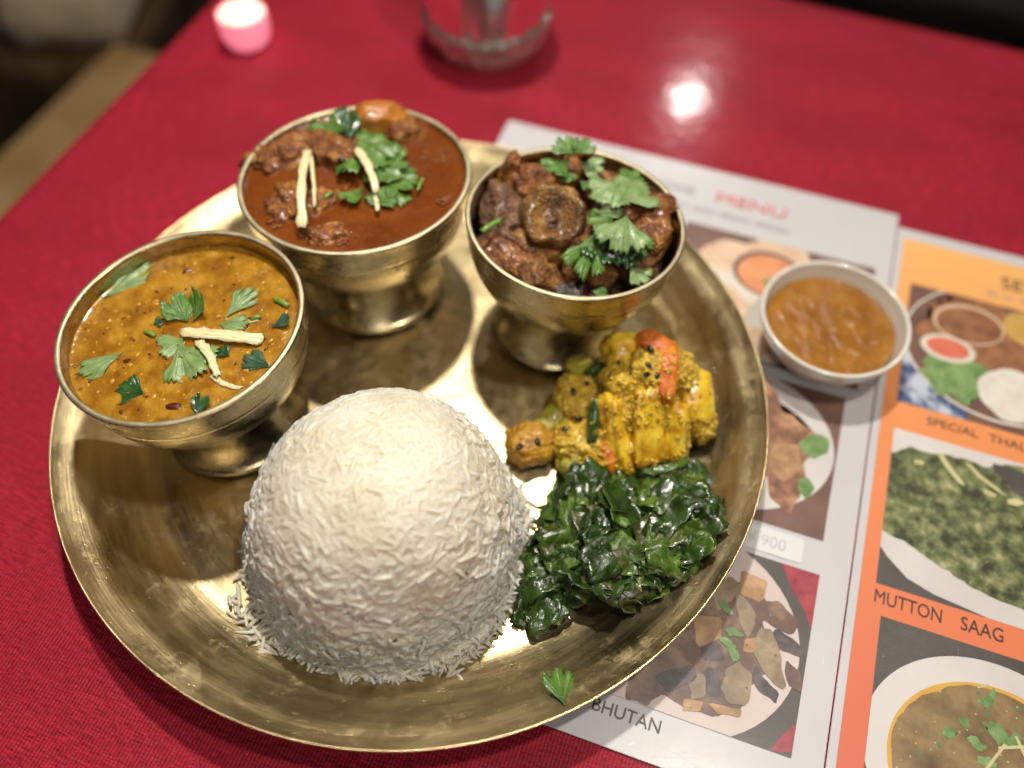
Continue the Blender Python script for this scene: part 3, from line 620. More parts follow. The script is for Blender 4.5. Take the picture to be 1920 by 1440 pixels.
for i, (px, py, rx, ry, r_) in enumerate(((1855, 1310, .005, .0018, 1.1), (1845, 1318, .003, .0015, 0), (1870, 1375, .006, .003, -.5), (1830, 1395, .004, .002, -.3), (1808, 1355, .0022, .002, 0), (1780, 1375, .003, .002, .4), (1900, 1390, .004, .002, 1), (1850, 1430, .004, .002, .2))):
    flat('printed_leaf', ell(*mu(px, py), rx, ry, r_, 20, .5, i), P_GREENL, m2, 7, K)
for P_ in ([(1900, 1380), (1906, 1382), (1925, 1420), (1918, 1420)], [(1870, 1400), (1920, 1398), (1920, 1404), (1870, 1406)], [(1880, 1395), (1886, 1398), (1850, 1445), (1842, 1445)], [(1830, 1288), (1852, 1283), (1853, 1287), (1832, 1292)]):
    flat('printed_ginger', pix(P_), P_GINGER, m2, 8, K)
# ------------------------------------------------------------------ thali plate
PC = Vector((-.04523, .22242, 0)); PR = .1636
FZ = .0042         # inner floor height
plate_prof = smoothprof([(0, FZ), (.05, FZ), (.11, FZ), (.1235, FZ+.0002)], 6)[:-1] + smoothprof([(.1235, FZ+.0002), (.1300, .0056), (.1385, .0098), (.1460, .0152), (.1515, .0200), (.1545, .0222), (.1590, .0248), (.1625, .0272)], 6) + \
    [(.1632, .0279), (.1637, .0281), (.1640, .0276), (.1636, .0264)] + smoothprof([(.1615, .0246), (.155, .0205), (.1475, .0142), (.139, .0083), (.130, .0042), (.122, .0030), (.10, .0022), (0, .0022)], 4)
pl = lathe('thali_plate', plate_prof, M_PLATE, None, 256, PC, .0018, 2)
tag(pl, 'large round brass thali plate with a flared hammered rim carrying the whole meal', 'plate')
# ------------------------------------------------------------------ brass bowls
def bowl_frame(x, y, tx, ty, k):
    u = Vector((1, 0, -tx)).normalized(); nrm = Vector((1, 0, -tx)).cross(Vector((0, 1, -ty))).normalized(); v = nrm.cross(u)
    return Matrix(((u.x, v.x, nrm.x, x), (u.y, v.y, nrm.y, y), (u.z, v.z, nrm.z, FZ+.0004+.034*math.hypot(tx, ty)*.9), (0, 0, 0, 1)))
BOWLS = {}
def make_bowl(key, x, y, tx, ty, R_, label):
    M_ = bowl_frame(x, y, tx, ty, R_); H = .079-M_.translation.z+.0006
    k = R_/.0525
    t = empty('footed_bowl', (0, 0, 0), 0, label, 'bowl', 'footed brass bowls on the thali plate'); t.matrix_world = M_
    outer = [(.0250, .0240), (.0300, .0262), (.0375, .0325), (.0440, .0410), (.0483, .0505), (.0502, .0585)]
    outer2 = [(.0507, .0600), (.0517, .0680), (.0523, H-.0012)]
    inner = [(.0496, H-.0009), (.0492, .0600), (.0470, .0500), (.0425, .0410), (.035, .0335), (.020, .0290), (0, .0280)]
    def sc_(p): return [(r*k, z) for r, z in p]
    pr = smoothprof(sc_(outer), 6) + sc_([(.05005, .0588), (.05005, .0592)]) + smoothprof(sc_(outer2), 5) + sc_([(.0525, H-.0005), (.0523, H), (.0500, H), (.0497, H-.0004)]) + smoothprof(sc_(inner), 5)
    lathe('cup', pr, M_BOWL, t, 160)
    lathe('rim', sc_([(.0499, H-.0002), (.0501, H+.0003), (.0510, H+.00045), (.0521, H+.0003), (.0524, H-.0003), (.0522, H-.0006)]), M_RIMB, t, 160)
    foot = [(.0345, .0), (.0348, .0012), (.0343, .0024)] + smoothprof([(.0332, .0026), (.0305, .0060), (.0278, .0110), (.0262, .0170), (.0256, .0225), (.0262, .0250)], 5) + [(.0230, .0262), (0, .0262)]
    lathe('foot', [(0, .0), (.030, .0)]+sc_(foot), M_BOWL, t, 128)
    BOWLS[key] = (M_, k, H); return t
make_bowl('L', -.13100, .21171, -.0910, .0193, .0518, 'brass footed bowl of yellow dal at the left of the plate')
make_bowl('M', -.07454, .29596, -.0251, .0783, .0548, 'brass footed bowl of red-brown gravy curry at the back of the plate')
make_bowl('R', .02268, .27338, .0597, .0561, .0504, 'brass footed bowl of dry mutton at the right of the plate')
def inb(key, px, py, z):
    """point of the pixel ray on the plane at local height z of that bowl, in world space"""
    M_, k, H = BOWLS[key]; n = M_.col[2].to_3d(); o = M_.translation+n*z
    d = RT*((px-960)/F_PX) - UP*((py-720)/F_PX) + FW
    return CAM+d*((o-CAM).dot(n)/d.dot(n))
def nrm(key): return BOWLS[key][0].col[2].to_3d()
def liquid(name, key, z, r, mat, label, cat, amp=.0003, freq=90, lumps=(), deep=.03, hills=None):
    M_, k, H = BOWLS[key]; V = []; Fc = []; nr, na = 70, 180; seed = ord(key)
    Mi = M_.inverted(); hl = [(Mi@p, h, w_) for p, h, w_ in (hills or [])]
    for i in range(nr+1):
        rr = r*(i/nr)
        for j in range(na):
            a = 2*math.pi*j/na; x, y = rr*math.cos(a), rr*math.sin(a)
            h = z+amp*fbm(Vector((x*freq, y*freq, seed)), 4)+(.0008*max(0, (i/nr-.95)/.05)**2)
            for p, hh, ww in hl: h += hh*math.exp(-((x-p.x)**2+(y-p.y)**2)/ww**2)
            V.append((x, y, h))
    for i in range(nr):
        for j in range(na): q = (j+1) % na; Fc.append((i*na+j, (i+1)*na+j, (i+1)*na+q, i*na+q))
    b0 = len(V)
    for rr, zz in ((r*.93, z-.006), (r*.6, z-deep)):
        for j in range(na): a = 2*math.pi*j/na; V.append((rr*math.cos(a), rr*math.sin(a), zz))
    for s_, e_ in ((nr*na, b0), (b0, b0+na)):
        for j in range(na): q = (j+1) % na; Fc.append((s_+j, e_+j, e_+q, s_+q))
    Fc.append([b0+na+j for j in range(na)][::-1])
    o = mesh(name, V, Fc, mat); o.matrix_world = M_; return tag(o, label, cat)
def place_leaf(name, key, a, b, z, mat, label, group, roll=0, za=0, zb=0, cat='herb leaf', **k):
    P0 = inb(key, a[0], a[1], z+za); P1 = inb(key, b[0], b[1], z+zb)
    o = leaf(name, P0, P1, mat, nrm(key), roll, **k); return tag(o, label, cat, group)
# ---- dal
HL = BOWLS['L'][2]; zD = HL-.0078
liquid('dal', 'L', zD, .0498*BOWLS['L'][1], M_DAL, 'thick golden-orange lentil dal filling the left brass bowl', 'curry', .00035, 160)
G = 'coriander leaves floating on the dal'
zl = zD+.0006
place_leaf('coriander_leaf', 'L', (192, 560), (283, 490), zl, M_CORIP, 'long pale coriander leaf near the back left rim of the dal bowl', G, spread=.62, lobes=3, depth=.3, pleat=.03, wscale=.72, seed=1, torn=.25)
place_leaf('coriander_leaf', 'L', (350, 603), (333, 566), zl, M_CORI, 'small curled coriander leaf, left half of the pair above the ginger shreds', G, roll=.3, spread=1.1, seed=2, curl=.5, pleat=.05)
place_leaf('coriander_leaf', 'L', (362, 603), (391, 556), zl, M_CORI, 'small curled coriander leaf, right half of the pair above the ginger shreds', G, roll=-.5, spread=.8, seed=3, curl=.6, zb=.002)
place_leaf('coriander_leaf', 'L', (420, 597), (484, 538), zl, M_CORIP, 'long pale coriander leaf right of the middle of the dal', G, spread=.55, lobes=4, depth=.4, wscale=.8, seed=4, torn=.1, pleat=.02)
place_leaf('coriander_leaf', 'L', (409, 608), (466, 612), zl, M_CORIP, 'short pale coriander leaf directly above the thick ginger shred', G, spread=.7, lobes=3, seed=5, pleat=.02)
place_leaf('coriander_leaf', 'L', (344, 634), (300, 668), zl, M_CORIP, 'left piece of the large square coriander leaf in the middle of the dal', G, spread=1.25, lobes=3, depth=.22, seed=6, pleat=.03)
place_leaf('coriander_leaf', 'L', (333, 646), (376, 707), zl, M_CORIP, 'right piece of the large square coriander leaf beside the lower ginger shred', G, spread=.85, lobes=3, depth=.22, seed=7, pleat=.03, zb=.0005)
place_leaf('coriander_leaf', 'L', (230, 660), (146, 705), zl, M_CORIP, 'oblong pale coriander leaf near the left rim of the dal bowl', G, spread=.62, lobes=3, depth=.25, wscale=.75, seed=8, pleat=.02)
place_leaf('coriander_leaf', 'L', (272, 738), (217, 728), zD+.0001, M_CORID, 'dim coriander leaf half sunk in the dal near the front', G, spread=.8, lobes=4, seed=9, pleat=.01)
place_leaf('coriander_leaf', 'L', (508, 614), (549, 600), zl, M_CORIB, 'dark rolled coriander leaf near the right rim of the dal bowl', G, spread=.6, lobes=2, depth=.1, wscale=.9, seed=10, curl=.4)
place_leaf('coriander_leaf', 'L', (508, 688), (456, 668), zl, M_CORIB, 'bluish green coriander leaf by the lower right rim of the dal bowl', G, spread=.62, lobes=3, depth=.2, seed=11, wscale=.9)
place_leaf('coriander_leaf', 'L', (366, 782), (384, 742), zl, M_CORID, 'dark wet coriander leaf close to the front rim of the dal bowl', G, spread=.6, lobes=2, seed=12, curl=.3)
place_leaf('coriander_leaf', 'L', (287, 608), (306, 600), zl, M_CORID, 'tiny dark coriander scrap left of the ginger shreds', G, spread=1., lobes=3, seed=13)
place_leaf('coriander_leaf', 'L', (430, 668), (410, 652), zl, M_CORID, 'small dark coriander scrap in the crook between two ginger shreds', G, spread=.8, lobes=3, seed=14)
def stem_bit(key, a, b, z, r, label, mat=M_STEM, group=None, zb=0):
    P0 = inb(key, *a, z); P1 = inb(key, *b, z+zb); mid = (P0+P1)/2
    V, Fc = tube_data([P0.lerp(P1, t)-mid+Vector((0, 0, .0006*math.sin(t*3))) for t in (0, .2, .4, .6, .8, 1)], r, 8)
    return tag(mesh('chopped_coriander', V, Fc, mat, None, True, mid), label, 'herb stem', group)
stem_bit('L', (516, 562), (541, 574), zl, .0012, 'short green stem piece near the right rim of the dal bowl', group='cut coriander stems')
stem_bit('L', (472, 598), (489, 594), zl, .0010, 'short green stem piece right of the ginger shreds in the dal', group='cut coriander stems')
stem_bit('L', (272, 622), (291, 630), zl, .0009, 'tiny green stem piece left of the middle of the dal', group='cut coriander stems')
GG = 'ginger shreds on the dal'
def ginger(key, a, b, z, wd, ht, label, group, **k):
    return tag(strip('ginger_shred', inb(key, *a, z), inb(key, *b, z+k.pop('zb', 0)), wd, ht*.5, M_GINGER, **k), label, 'ginger', group)
ginger('L', (340, 621), (494, 638), zl, .0050, .0022, 'thick pale ginger shred lying across the right half of the dal', GG, lift=.0018, seed=1, bend=.03, taper=1.1)
ginger('L', (372, 640), (408, 705), zl+.001, .0042, .0020, 'pale ginger shred slanting down over the big leaf in the dal', GG, lift=.001, seed=2, bend=-.05)
ginger('L', (398, 704), (452, 728), zl-.0004, .0026, .0014, 'short pale ginger shred near the front rim of the dal bowl', GG, seed=3, bend=.08)
ginger('L', (440, 610), (486, 600), zl-.0004, .0014, .0008, 'very thin ginger sliver above the thick ginger shred', GG, seed=4)
# dark spice bits and lentils: small lumps in the dal
def scatter_lumps(name, key, z, r, n, mat, smin, smax, label, cat, flat_=.5, seed=3, sub=2, ry=1.0):
    R_ = random.Random(seed); V0, F0 = ico(sub); V0 = np.array([tuple(v) for v in V0]); F0 = np.array(F0); Vs = []; Fs = []
    for i in range(n):
        rr = r*math.sqrt(R_.random()); a = R_.uniform(0, 6.283); s = R_.uniform(smin, smax); an = R_.uniform(0, 3.14)
        P = V0*np.array([s*R_.uniform(.9, 1.5), s*R_.uniform(.6, 1)*ry, s*flat_])
        c_, s_ = math.cos(an), math.sin(an); P = np.stack([P[:, 0]*c_-P[:, 1]*s_, P[:, 0]*s_+P[:, 1]*c_, P[:, 2]], 1)+[rr*math.cos(a), rr*math.sin(a), z]
        Vs.append(P); Fs.append(F0+i*len(V0))
    o = npmesh(name, np.concatenate(Vs), np.concatenate(Fs), mat); o.matrix_world = BOWLS[key][0]; o['kind'] = 'stuff'; return tag(o, label, cat)
M_LENT = organic('lentil', [(.35, (.48, .21, .018)), (.65, (.62, .33, .045))], 200, 500, .0002, .25, 3, sss=.3, coat=.5)
scatter_lumps('lentils', 'L', zD-.0003, .047, 110, M_LENT, .0005, .0013, 'yellow lentils breaking the surface of the dal', 'lentils', .55, 3)
M_SPICE = organic('spice', [(.35, (.06, .012, .004)), (.65, (.16, .03, .012))], 300, 500, .0002, .25, 3, coat=.6)
scatter_lumps('spice_bits', 'L', zD+.0001, .047, 42, M_SPICE, .0004, .0009, 'dark red-brown spice specks floating on the dal', 'spices', .4, 8)
for i, (a, lb) in enumerate((((327, 762), 'dark red chilli scrap near the front rim of the dal bowl'), ((238, 676), 'tiny dark chilli scrap between two leaves on the left of the dal'), ((350, 508), 'brownish chilli scrap near the back rim of the dal bowl'))):
    tag(blob('chilli_scrap', inb('L', *a, zD+.0003), ((.0032, .0014, .0006), (.0014, .0008, .0006), (.0022, .0011, .0005))[i], M_SPICE, i, .4, rot=Quaternion((0, 0, 1), .3*i), sub=3), lb, 'chilli', 'chilli scraps in the dal')
# ---- gravy curry in the middle bowl
HM = BOWLS['M'][2]; kM = BOWLS['M'][1]; zC = HM-.0030
hills = [(inb('M', 720, 235, zC), .0035, .016), (inb('M', 600, 300, zC), .003, .02), (inb('M', 745, 290, zC), .0015, .016), (inb('M', 620, 420, zC), .0012, .014)]
liquid('gravy', 'M', zC, .0499*kM, M_CURRY, 'smooth red-brown gravy filling the back brass bowl to the brim', 'curry', .00022, 130, hills=hills)
GM = 'stewed meat pieces in the gravy'
def chunk(name, key, p, z, size, mat, label, cat, group, seed, rot=(0, 0, 0), **k):
    q = Quaternion((0, 0, 1), rot[2])@Quaternion((0, 1, 0), rot[1])@Quaternion((1, 0, 0), rot[0])
    q = BOWLS[key][0].to_quaternion()@q if key else q
    loc = inb(key, p[0], p[1], z) if key else at(p[0], p[1], z)
    if key == 'R':
        q_ = BOWLS['R'][0].inverted()@loc; r_ = math.hypot(q_.x, q_.y); lim = .0475*BOWLS['R'][1]-.85*max(size[0], size[1])-max(0, .058-q_.z)*.35
        if r_ > lim: q_.x *= lim/r_; q_.y *= lim/r_; loc = BOWLS['R'][0]@q_
    return tag(blob(name, loc, size, mat, seed, rot=q, **k), label, cat, group)
chunk('meat_piece', 'M', (548, 292), zC+.0005, (.0205, .0120, .0075), M_MEATD, 'long rough stewed meat piece at the left rim of the gravy bowl', 'meat', GM, 11, (0, 0, .35), amp=.5, freq=1.7, fine=.13, fineF=5)
chunk('meat_piece', 'M', (628, 288), zC+.003, (.0150, .0105, .0080), M_MEATD, 'knobbly stewed meat piece with a dark hole between the two ginger shreds', 'meat', GM, 12, (0, 0, -.5), amp=.45, freq=1.5, fine=.12, fineF=5)
chunk('meat_piece', 'M', (545, 380), zC-.0005, (.0095, .0125, .0060), M_MEATD, 'dark stewed meat piece beside the left ginger shreds', 'meat', GM, 13, (0, 0, .2), amp=.5, freq=1.7, fine=.12, fineF=5)
chunk('meat_piece', 'M', (600, 385), zC-.0015, (.0105, .0085, .0050), M_MEATD, 'small stewed meat piece under the left ginger shreds', 'meat', GM, 14, (0, 0, .9), amp=.45, freq=1.6, fine=.1, fineF=6)
chunk('meat_piece', 'M', (612, 445), zC-.0012, (.0125, .0070, .0048), M_MEATD, 'glossy dark meat piece near the front rim of the gravy bowl', 'meat', GM, 15, (0, 0, .1), amp=.4, freq=1.4, fine=.1, fineF=5)
chunk('meat_piece', 'M', (750, 250), zC+.001, (.0120, .0100, .0080), M_MEATD, 'stewed meat lump right of the orange tomato piece', 'meat', GM, 16, (0, 0, -.7), amp=.4, freq=1.3, fine=.1, fineF=5)
chunk('tomato_piece', 'M', (708, 224), zC+.0065, (.0150, .0095, .0085), M_TOMATO, 'soft orange tomato piece standing above the back rim of the gravy bowl', 'tomato', None, 17, (0, 0, .15), amp=.22, freq=1.1, fine=.04)
chunk('pepper', 'M', (640, 300), zC+.0118, (.0020, .0017, .0014), M_SEED, 'black peppercorn stuck in the knobbly meat piece', 'pepper', None, 18, sub=2, amp=.15)
GC = 'coriander leaflets on the gravy'
zc = zC+.0028
place_leaf('coriander_leaf', 'M', (655, 252), (585, 226), zc+.003, M_CORI, 'broad green coriander leaf reaching to the back left rim of the gravy bowl', GC, spread=.95, lobes=3, depth=.25, seed=21, curl=-.1)
place_leaf('coriander_leaf', 'M', (655, 268), (652, 198), zc+.006, M_CORID, 'dark upright coriander leaf at the back rim of the gravy bowl', GC, spread=.5, lobes=2, seed=22, zb=.008, roll=.5)
place_leaf('coriander_leaf', 'M', (640, 262), (724, 250), zc+.005, M_CORI, 'large green coriander leaf in front of the orange tomato piece', GC, spread=1.0, lobes=3, depth=.22, seed=23, curl=-.1)
place_leaf('coriander_leaf', 'M', (655, 262), (716, 318), zc+.004, M_CORI, 'broad coriander leaf above the right ginger shred', GC, spread=.9, lobes=3, depth=.28, seed=24)
place_leaf('coriander_leaf', 'M', (712, 290), (765, 285), zc+.002, M_CORI, 'wet green coriander leaf right of the tomato piece in gravy', GC, spread=.9, lobes=3, seed=25)
place_leaf('coriander_leaf', 'M', (700, 300), (745, 338), zc+.002, M_CORI, 'green coriander leaf in the middle of the right hand sprig', GC, spread=1.0, lobes=3, seed=26)
place_leaf('coriander_leaf', 'M', (722, 332), (783, 348), zc, M_CORI, 'deeply cut coriander leaf at the right tip of the sprig on the gravy', GC, spread=1.1, lobes=4, seed=27)
place_leaf('coriander_leaf', 'M', (732, 342), (722, 392), zc-.001, M_CORI, 'lowest coriander leaf of the sprig, pointing to the front of the gravy bowl', GC, spread=.9, lobes=3, seed=28)
place_leaf('coriander_leaf', 'M', (684, 350), (645, 388), zc-.001, M_CORI, 'narrow coriander leaf lying between the two ginger shreds', GC, spread=.45, lobes=2, seed=29, curl=.2)
stem_bit('M', (783, 358), (793, 335), zc, .0008, 'thin light green stem tip right of the sprig on the gravy', group='cut coriander stems')
stem_bit('M', (608, 372), (624, 362), zc, .0009, 'short pale green stem piece beside the left ginger shreds', group='cut coriander stems')
GG = 'ginger shreds on the gravy'
ginger('M', (578, 282), (568, 428), zc+.0085, .0036, .0026, 'long pale ginger shred standing on the left of the gravy', GG, lift=.004, seed=5, bend=.02, zb=-.006, taper=1.2)
ginger('M', (580, 285), (590, 388), zc+.0075, .0022, .0018, 'thinner ginger shred leaning against the long left one', GG, lift=.003, seed=6, bend=-.03, zb=-.005)
ginger('M', (668, 280), (706, 360), zc+.0065, .0046, .0026, 'broad pale ginger shred over the right hand coriander sprig', GG, lift=.002, seed=7, bend=-.04, zb=-.003)
ginger('M', (700, 345), (709, 396), zc+.0025, .0026, .0018, 'short ginger shred continuing below the broad one', GG, seed=8, zb=-.002)
# little oil beads and bubbles on the gravy
M_OIL = organic('oil_bead', [(.3, (.20, .05, .008)), (.6, (.30, .09, .015))], 50, 300, .0001, .12, 2, coat=1.0, coatr=.06)
def beads(name, key, z, spots, n, mat, label, cat, seed=1, smax=.0009):
    R_ = random.Random(seed); V0, F0 = ico(2); V0 = np.array([tuple(v) for v in V0]); F0 = np.array(F0); Vs = []; Fs = []; Mi = BOWLS[key][0].inverted()
    for i in range(n):
        s = spots[i % len(spots)]; c = Mi@inb(key, s[0]+R_.gauss(0, s[2]), s[1]+R_.gauss(0, s[2]*.7), z); q = R_.uniform(.35, 1)*smax
        if math.hypot(c.x, c.y) > .0475: c *= .0475/math.hypot(c.x, c.y)*R_.uniform(.9, 1)
        c.z = max(c.z, (Mi@inb(key, s[0], s[1], z)).z)
        Vs.append(V0*np.array([q, q, q*.55])+np.array([c.x, c.y, c.z])); Fs.append(F0+i*len(V0))
    o = npmesh(name, np.concatenate(Vs), np.concatenate(Fs), mat); o.matrix_world = BOWLS[key][0]; o['kind'] = 'stuff'; return tag(o, label, cat)
beads('oil_beads', 'M', zC+.0009, [(790, 290, 22), (810, 300, 25), (480, 425, 12), (680, 370, 12), (640, 350, 15), (740, 340, 25), (630, 450, 16), (845, 380, 8)], 210, M_OIL, 'oil beads and froth glinting on the gravy', 'oil', 4)
beads('oil_beads', 'L', zD+.0003, [(170, 570, 8), (300, 620, 14), (470, 610, 20), (410, 480, 30), (350, 660, 22), (125, 690, 8), (200, 700, 40)], 45, M_DAL, 'oil beads on the surface of the dal', 'oil', 5, .0007)
# ---- dry mutton in the right bowl
HR = BOWLS['R'][2]; kR = BOWLS['R'][1]
liquid('dark_gravy', 'R', .050, .0466*kR, M_DARKSAUCE, 'dark clinging gravy at the bottom of the mutton bowl', 'curry', .0015, 60, deep=.012)
GR = 'dry fried mutton pieces in the right bowl'
def bone_slice():
    prof = smoothprof([(0, .0150), (.0025, .0152), (.0055, .0146), (.0085, .0158), (.0112, .0168), (.0136, .0160), (.0152, .0125), (.0158, .0080), (.0150, .0), (.0152, -.010), (.0140, -.018), (.008, -.021), (0, -.0215)], 5)
    V, Fc = lathe_data(prof, 110); out = []
    for x, y, z in V:
        p = Vector((x, y, z)); d = Vector((x, y, 0)).normalized()+Vector((0, 0, .6)); n_ = fbm(p*90+Vector((2, 1, 0)), 5)+1.6*mnoise.noise(p*55)+.9*mnoise.noise(p*120)
        gap = .0
        if z < .006: gap = .0022*mnoise.noise(Vector((x*120, y*120, z*260)))
        out.append(p+d*(n_*.0017+gap))
    o = mesh('mutton_bone_slice', out, Fc, M_MASALA, None, True)
    P = inb('R', 1042, 402, HR+.001); ax = Vector((.04, -.48, .88)).normalized()
    o.rotation_mode = 'QUATERNION'; o.rotation_quaternion = ax.to_track_quat('Z', 'Y'); o.location = P-ax*.0165
    return tag(o, 'big round mutton bone slice, browned and dimpled, standing in the right bowl', 'meat', GR)
bone_slice()
PCS = [((958, 335), HR-.010, (.0125, .0085, .009), M_MEATD, (.2, .3, .5), 'orange-brown meat chunk behind the bone slice at the back left', 1),
 ((936, 308), HR-.002, (.0035, .0040, .0090), M_MEATD, (0, .3, 0), 'small stick of fried fat poking up at the left rim of the mutton bowl', 2),
 ((945, 398), HR-.013, (.0095, .0130, .0085), M_MEATG, (.3, .2, .2), 'greyish fibrous meat piece left of the bone slice', 3),
 ((945, 455), HR-.022, (.0120, .0100, .008), M_MEATG, (.1, .5, 1.2), 'dull brown meat piece low against the left wall of the mutton bowl', 4),
 ((962, 496), HR-.021, (.0140, .0078, .007), M_MEATD, (.2, .1, -.4), 'reddish meat piece near the front left rim of the mutton bowl', 5),
 ((1012, 528), HR-.021, (.0105, .0080, .007), M_MEAT, (.2, .6, .4), 'dark meat piece directly below the bone slice', 6),
 ((995, 322), HR-.009, (.0090, .0070, .006), M_MEATD, (.3, .1, .1), 'small meat piece touching the back of the bone slice', 7),
 ((1068, 322), HR-.009, (.0085, .0075, .006), M_MEATD, (.1, .4, .9), 'small meat piece under the coriander sprig at the back', 8),
 ((1138, 318), HR-.010, (.0110, .0060, .006), M_MEAT, (0, .2, -.3), 'brown meat piece by the back rim, behind the pale leaves', 9),
 ((1212, 408), HR-.009, (.0130, .0092, .0095), M_MEATD, (.2, .1, -.1), 'blocky golden-brown meat chunk at the right of the mutton bowl', 10),
 ((1244, 395), HR-.014, (.0075, .0090, .0080), M_MEAT, (.6, .1, .4), 'dark meat piece squeezed behind the blocky chunk by the right wall', 11),
 ((1262, 440), HR-.010, (.0075, .0115, .0080), M_MEATD, (.3, .2, -.35), 'curved meat piece resting on the right rim of the mutton bowl', 12),
 ((1228, 478), HR-.017, (.0068, .0125, .0085), M_MEATD, (.5, .2, -.5), 'upright rib-like meat piece at the lower right of the mutton bowl', 13),
 ((1185, 500), HR-.025, (.0105, .0090, .008), M_MEAT, (.4, .1, .6), 'shaded meat piece under the leaves at the lower right', 14),
 ((1100, 500), HR-.024, (.0120, .0100, .009), M_MEAT, (.1, .3, .2), 'shaded dark meat piece right of the foot of the bone slice', 15),
 ((1060, 555), HR-.025, (.0110, .0070, .006), M_DARKSAUCE, (.2, .1, .1), 'nearly black meat piece near the front rim', 16),
 ((1150, 370), HR-.020, (.0140, .0120, .010), M_MEAT, (.1, .6, .2), 'brown meat piece hidden under the two pale leaves', 17),
 ((1090, 440), HR-.017, (.0100, .0090, .010), M_MEAT, (.5, .2, .2), 'meat piece in the shade between bone slice and leaves', 18),
 ((1010, 470), HR-.022, (.0120, .0100, .009), M_MEAT, (.2, .2, .8), 'meat piece leaning on the left flank of the bone slice', 19),
 ((1200, 345), HR-.019, (.0110, .0090, .008), M_MEAT, (.3, .3, .5), 'dark meat piece by the back right wall of the bowl', 20)]
for p, z, sz, mt, rt, lb, sd in PCS:
    chunk('mutton_piece', 'R', p, z+.0025, sz, mt, lb, 'meat', GR, 30+sd, rt, amp=.38, freq=1.15, fine=.10, fineF=6, box_=.6)
GL = 'coriander leaves on the dry mutton'
def rl(a, b, z, mt, lb, **k): return place_leaf('coriander_leaf', 'R', a, b, HR+z+.002, mt, lb, GL, **k)
rl((1075, 290), (1042, 266), .012, M_CORI, 'upper left leaf of the coriander sprig rising above the back rim', spread=.9, seed=41, curl=.2)
rl((1078, 288), (1103, 264), .013, M_CORI, 'upper right leaf of the coriander sprig rising above the back rim', spread=.9, seed=42, curl=.1)
rl((1068, 300), (1020, 322), .008, M_CORI, 'lower left leaf of the coriander sprig behind the bone slice', spread=.8, lobes=3, seed=43)
rl((1060, 318), (1070, 342), .003, M_CORI, 'small coriander leaf touching the top of the bone slice', spread=.8, seed=44)
rl((1085, 305), (1135, 320), .004, M_CORIP, 'pale coriander leaf behind the two big leaves', spread=.9, seed=45)
rl((1162, 345), (1114, 372), .005, M_CORIP, 'left one of the two big pale coriander leaves in the mutton bowl', spread=1.25, lobes=3, depth=.2, seed=46, curl=-.15)
rl((1168, 340), (1198, 322), .003, M_CORI, 'mid green coriander leaf tucked behind the big pale leaves', spread=1.0, seed=47)
rl((1162, 378), (1218, 340), .005, M_CORIP, 'right one of the two big pale coriander leaves in the mutton bowl', spread=.95, lobes=3, depth=.22, seed=48, curl=-.1)
rl((1086, 340), (1112, 352), .001, M_CORI, 'small bright coriander leaf right of the bone slice top', spread=.8, seed=49)
rl((1108, 398), (1172, 396), .001, M_CORIP, 'narrow folded pale leaf right of the bone slice', spread=.35, lobes=2, depth=.1, wscale=.8, seed=50, roll=.5)
rl((1150, 410), (1105, 425), .000, M_CORI, 'frilly coriander leaf touching the right side of the bone slice', spread=1.1, lobes=4, seed=51)
rl((1175, 404), (1160, 468), .003, M_CORIP, 'large pointed pale coriander leaf in the middle right of the mutton bowl', spread=1.0, lobes=3, depth=.3, seed=52, curl=-.2, zb=-.002)
rl((1172, 412), (1218, 478), .001, M_CORI, 'green coriander leaf folded down to the right of the pointed leaf', spread=.5, lobes=2, seed=53, zb=-.006)
rl((1122, 430), (1082, 520), -.004, M_CORI, 'long coriander leaf hanging down in front of the bone slice', spread=.55, lobes=3, depth=.45, seed=54, zb=-.007)
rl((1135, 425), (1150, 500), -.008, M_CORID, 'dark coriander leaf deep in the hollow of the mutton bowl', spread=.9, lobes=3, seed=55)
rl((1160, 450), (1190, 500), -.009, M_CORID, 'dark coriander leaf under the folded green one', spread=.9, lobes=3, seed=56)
rl((1178, 500), (1218, 530), -.012, M_CORIP, 'small coriander leaf near the front right rim of the mutton bowl', spread=.8, lobes=3, seed=57)
rl((1110, 545), (1140, 556), -.014, M_CORI, 'coriander scrap just inside the front rim of the mutton bowl', spread=.9, lobes=3, seed=58)
stem_bit('R', (903, 435), (938, 414), HR-.004, .0014, 'bright green stem piece against the left wall of the mutton bowl', group='cut coriander stems')
P0, P1, P2 = inb('R', 1078, 280, HR+.013), inb('R', 1060, 305, HR+.008), inb('R', 1030, 322, HR+.003); V, Fc = tube_data([P0-P1, (P0-P1)*.5+Vector((0, 0, .001)), Vector((0, 0, 0)), (P2-P1)*.5, P2-P1], .0008, 6)
tag(mesh('chopped_coriander', V, Fc, M_STEM, None, True, P1), 'curved stem joining the coriander sprig at the back of the mutton bowl', 'herb stem', 'cut coriander stems')
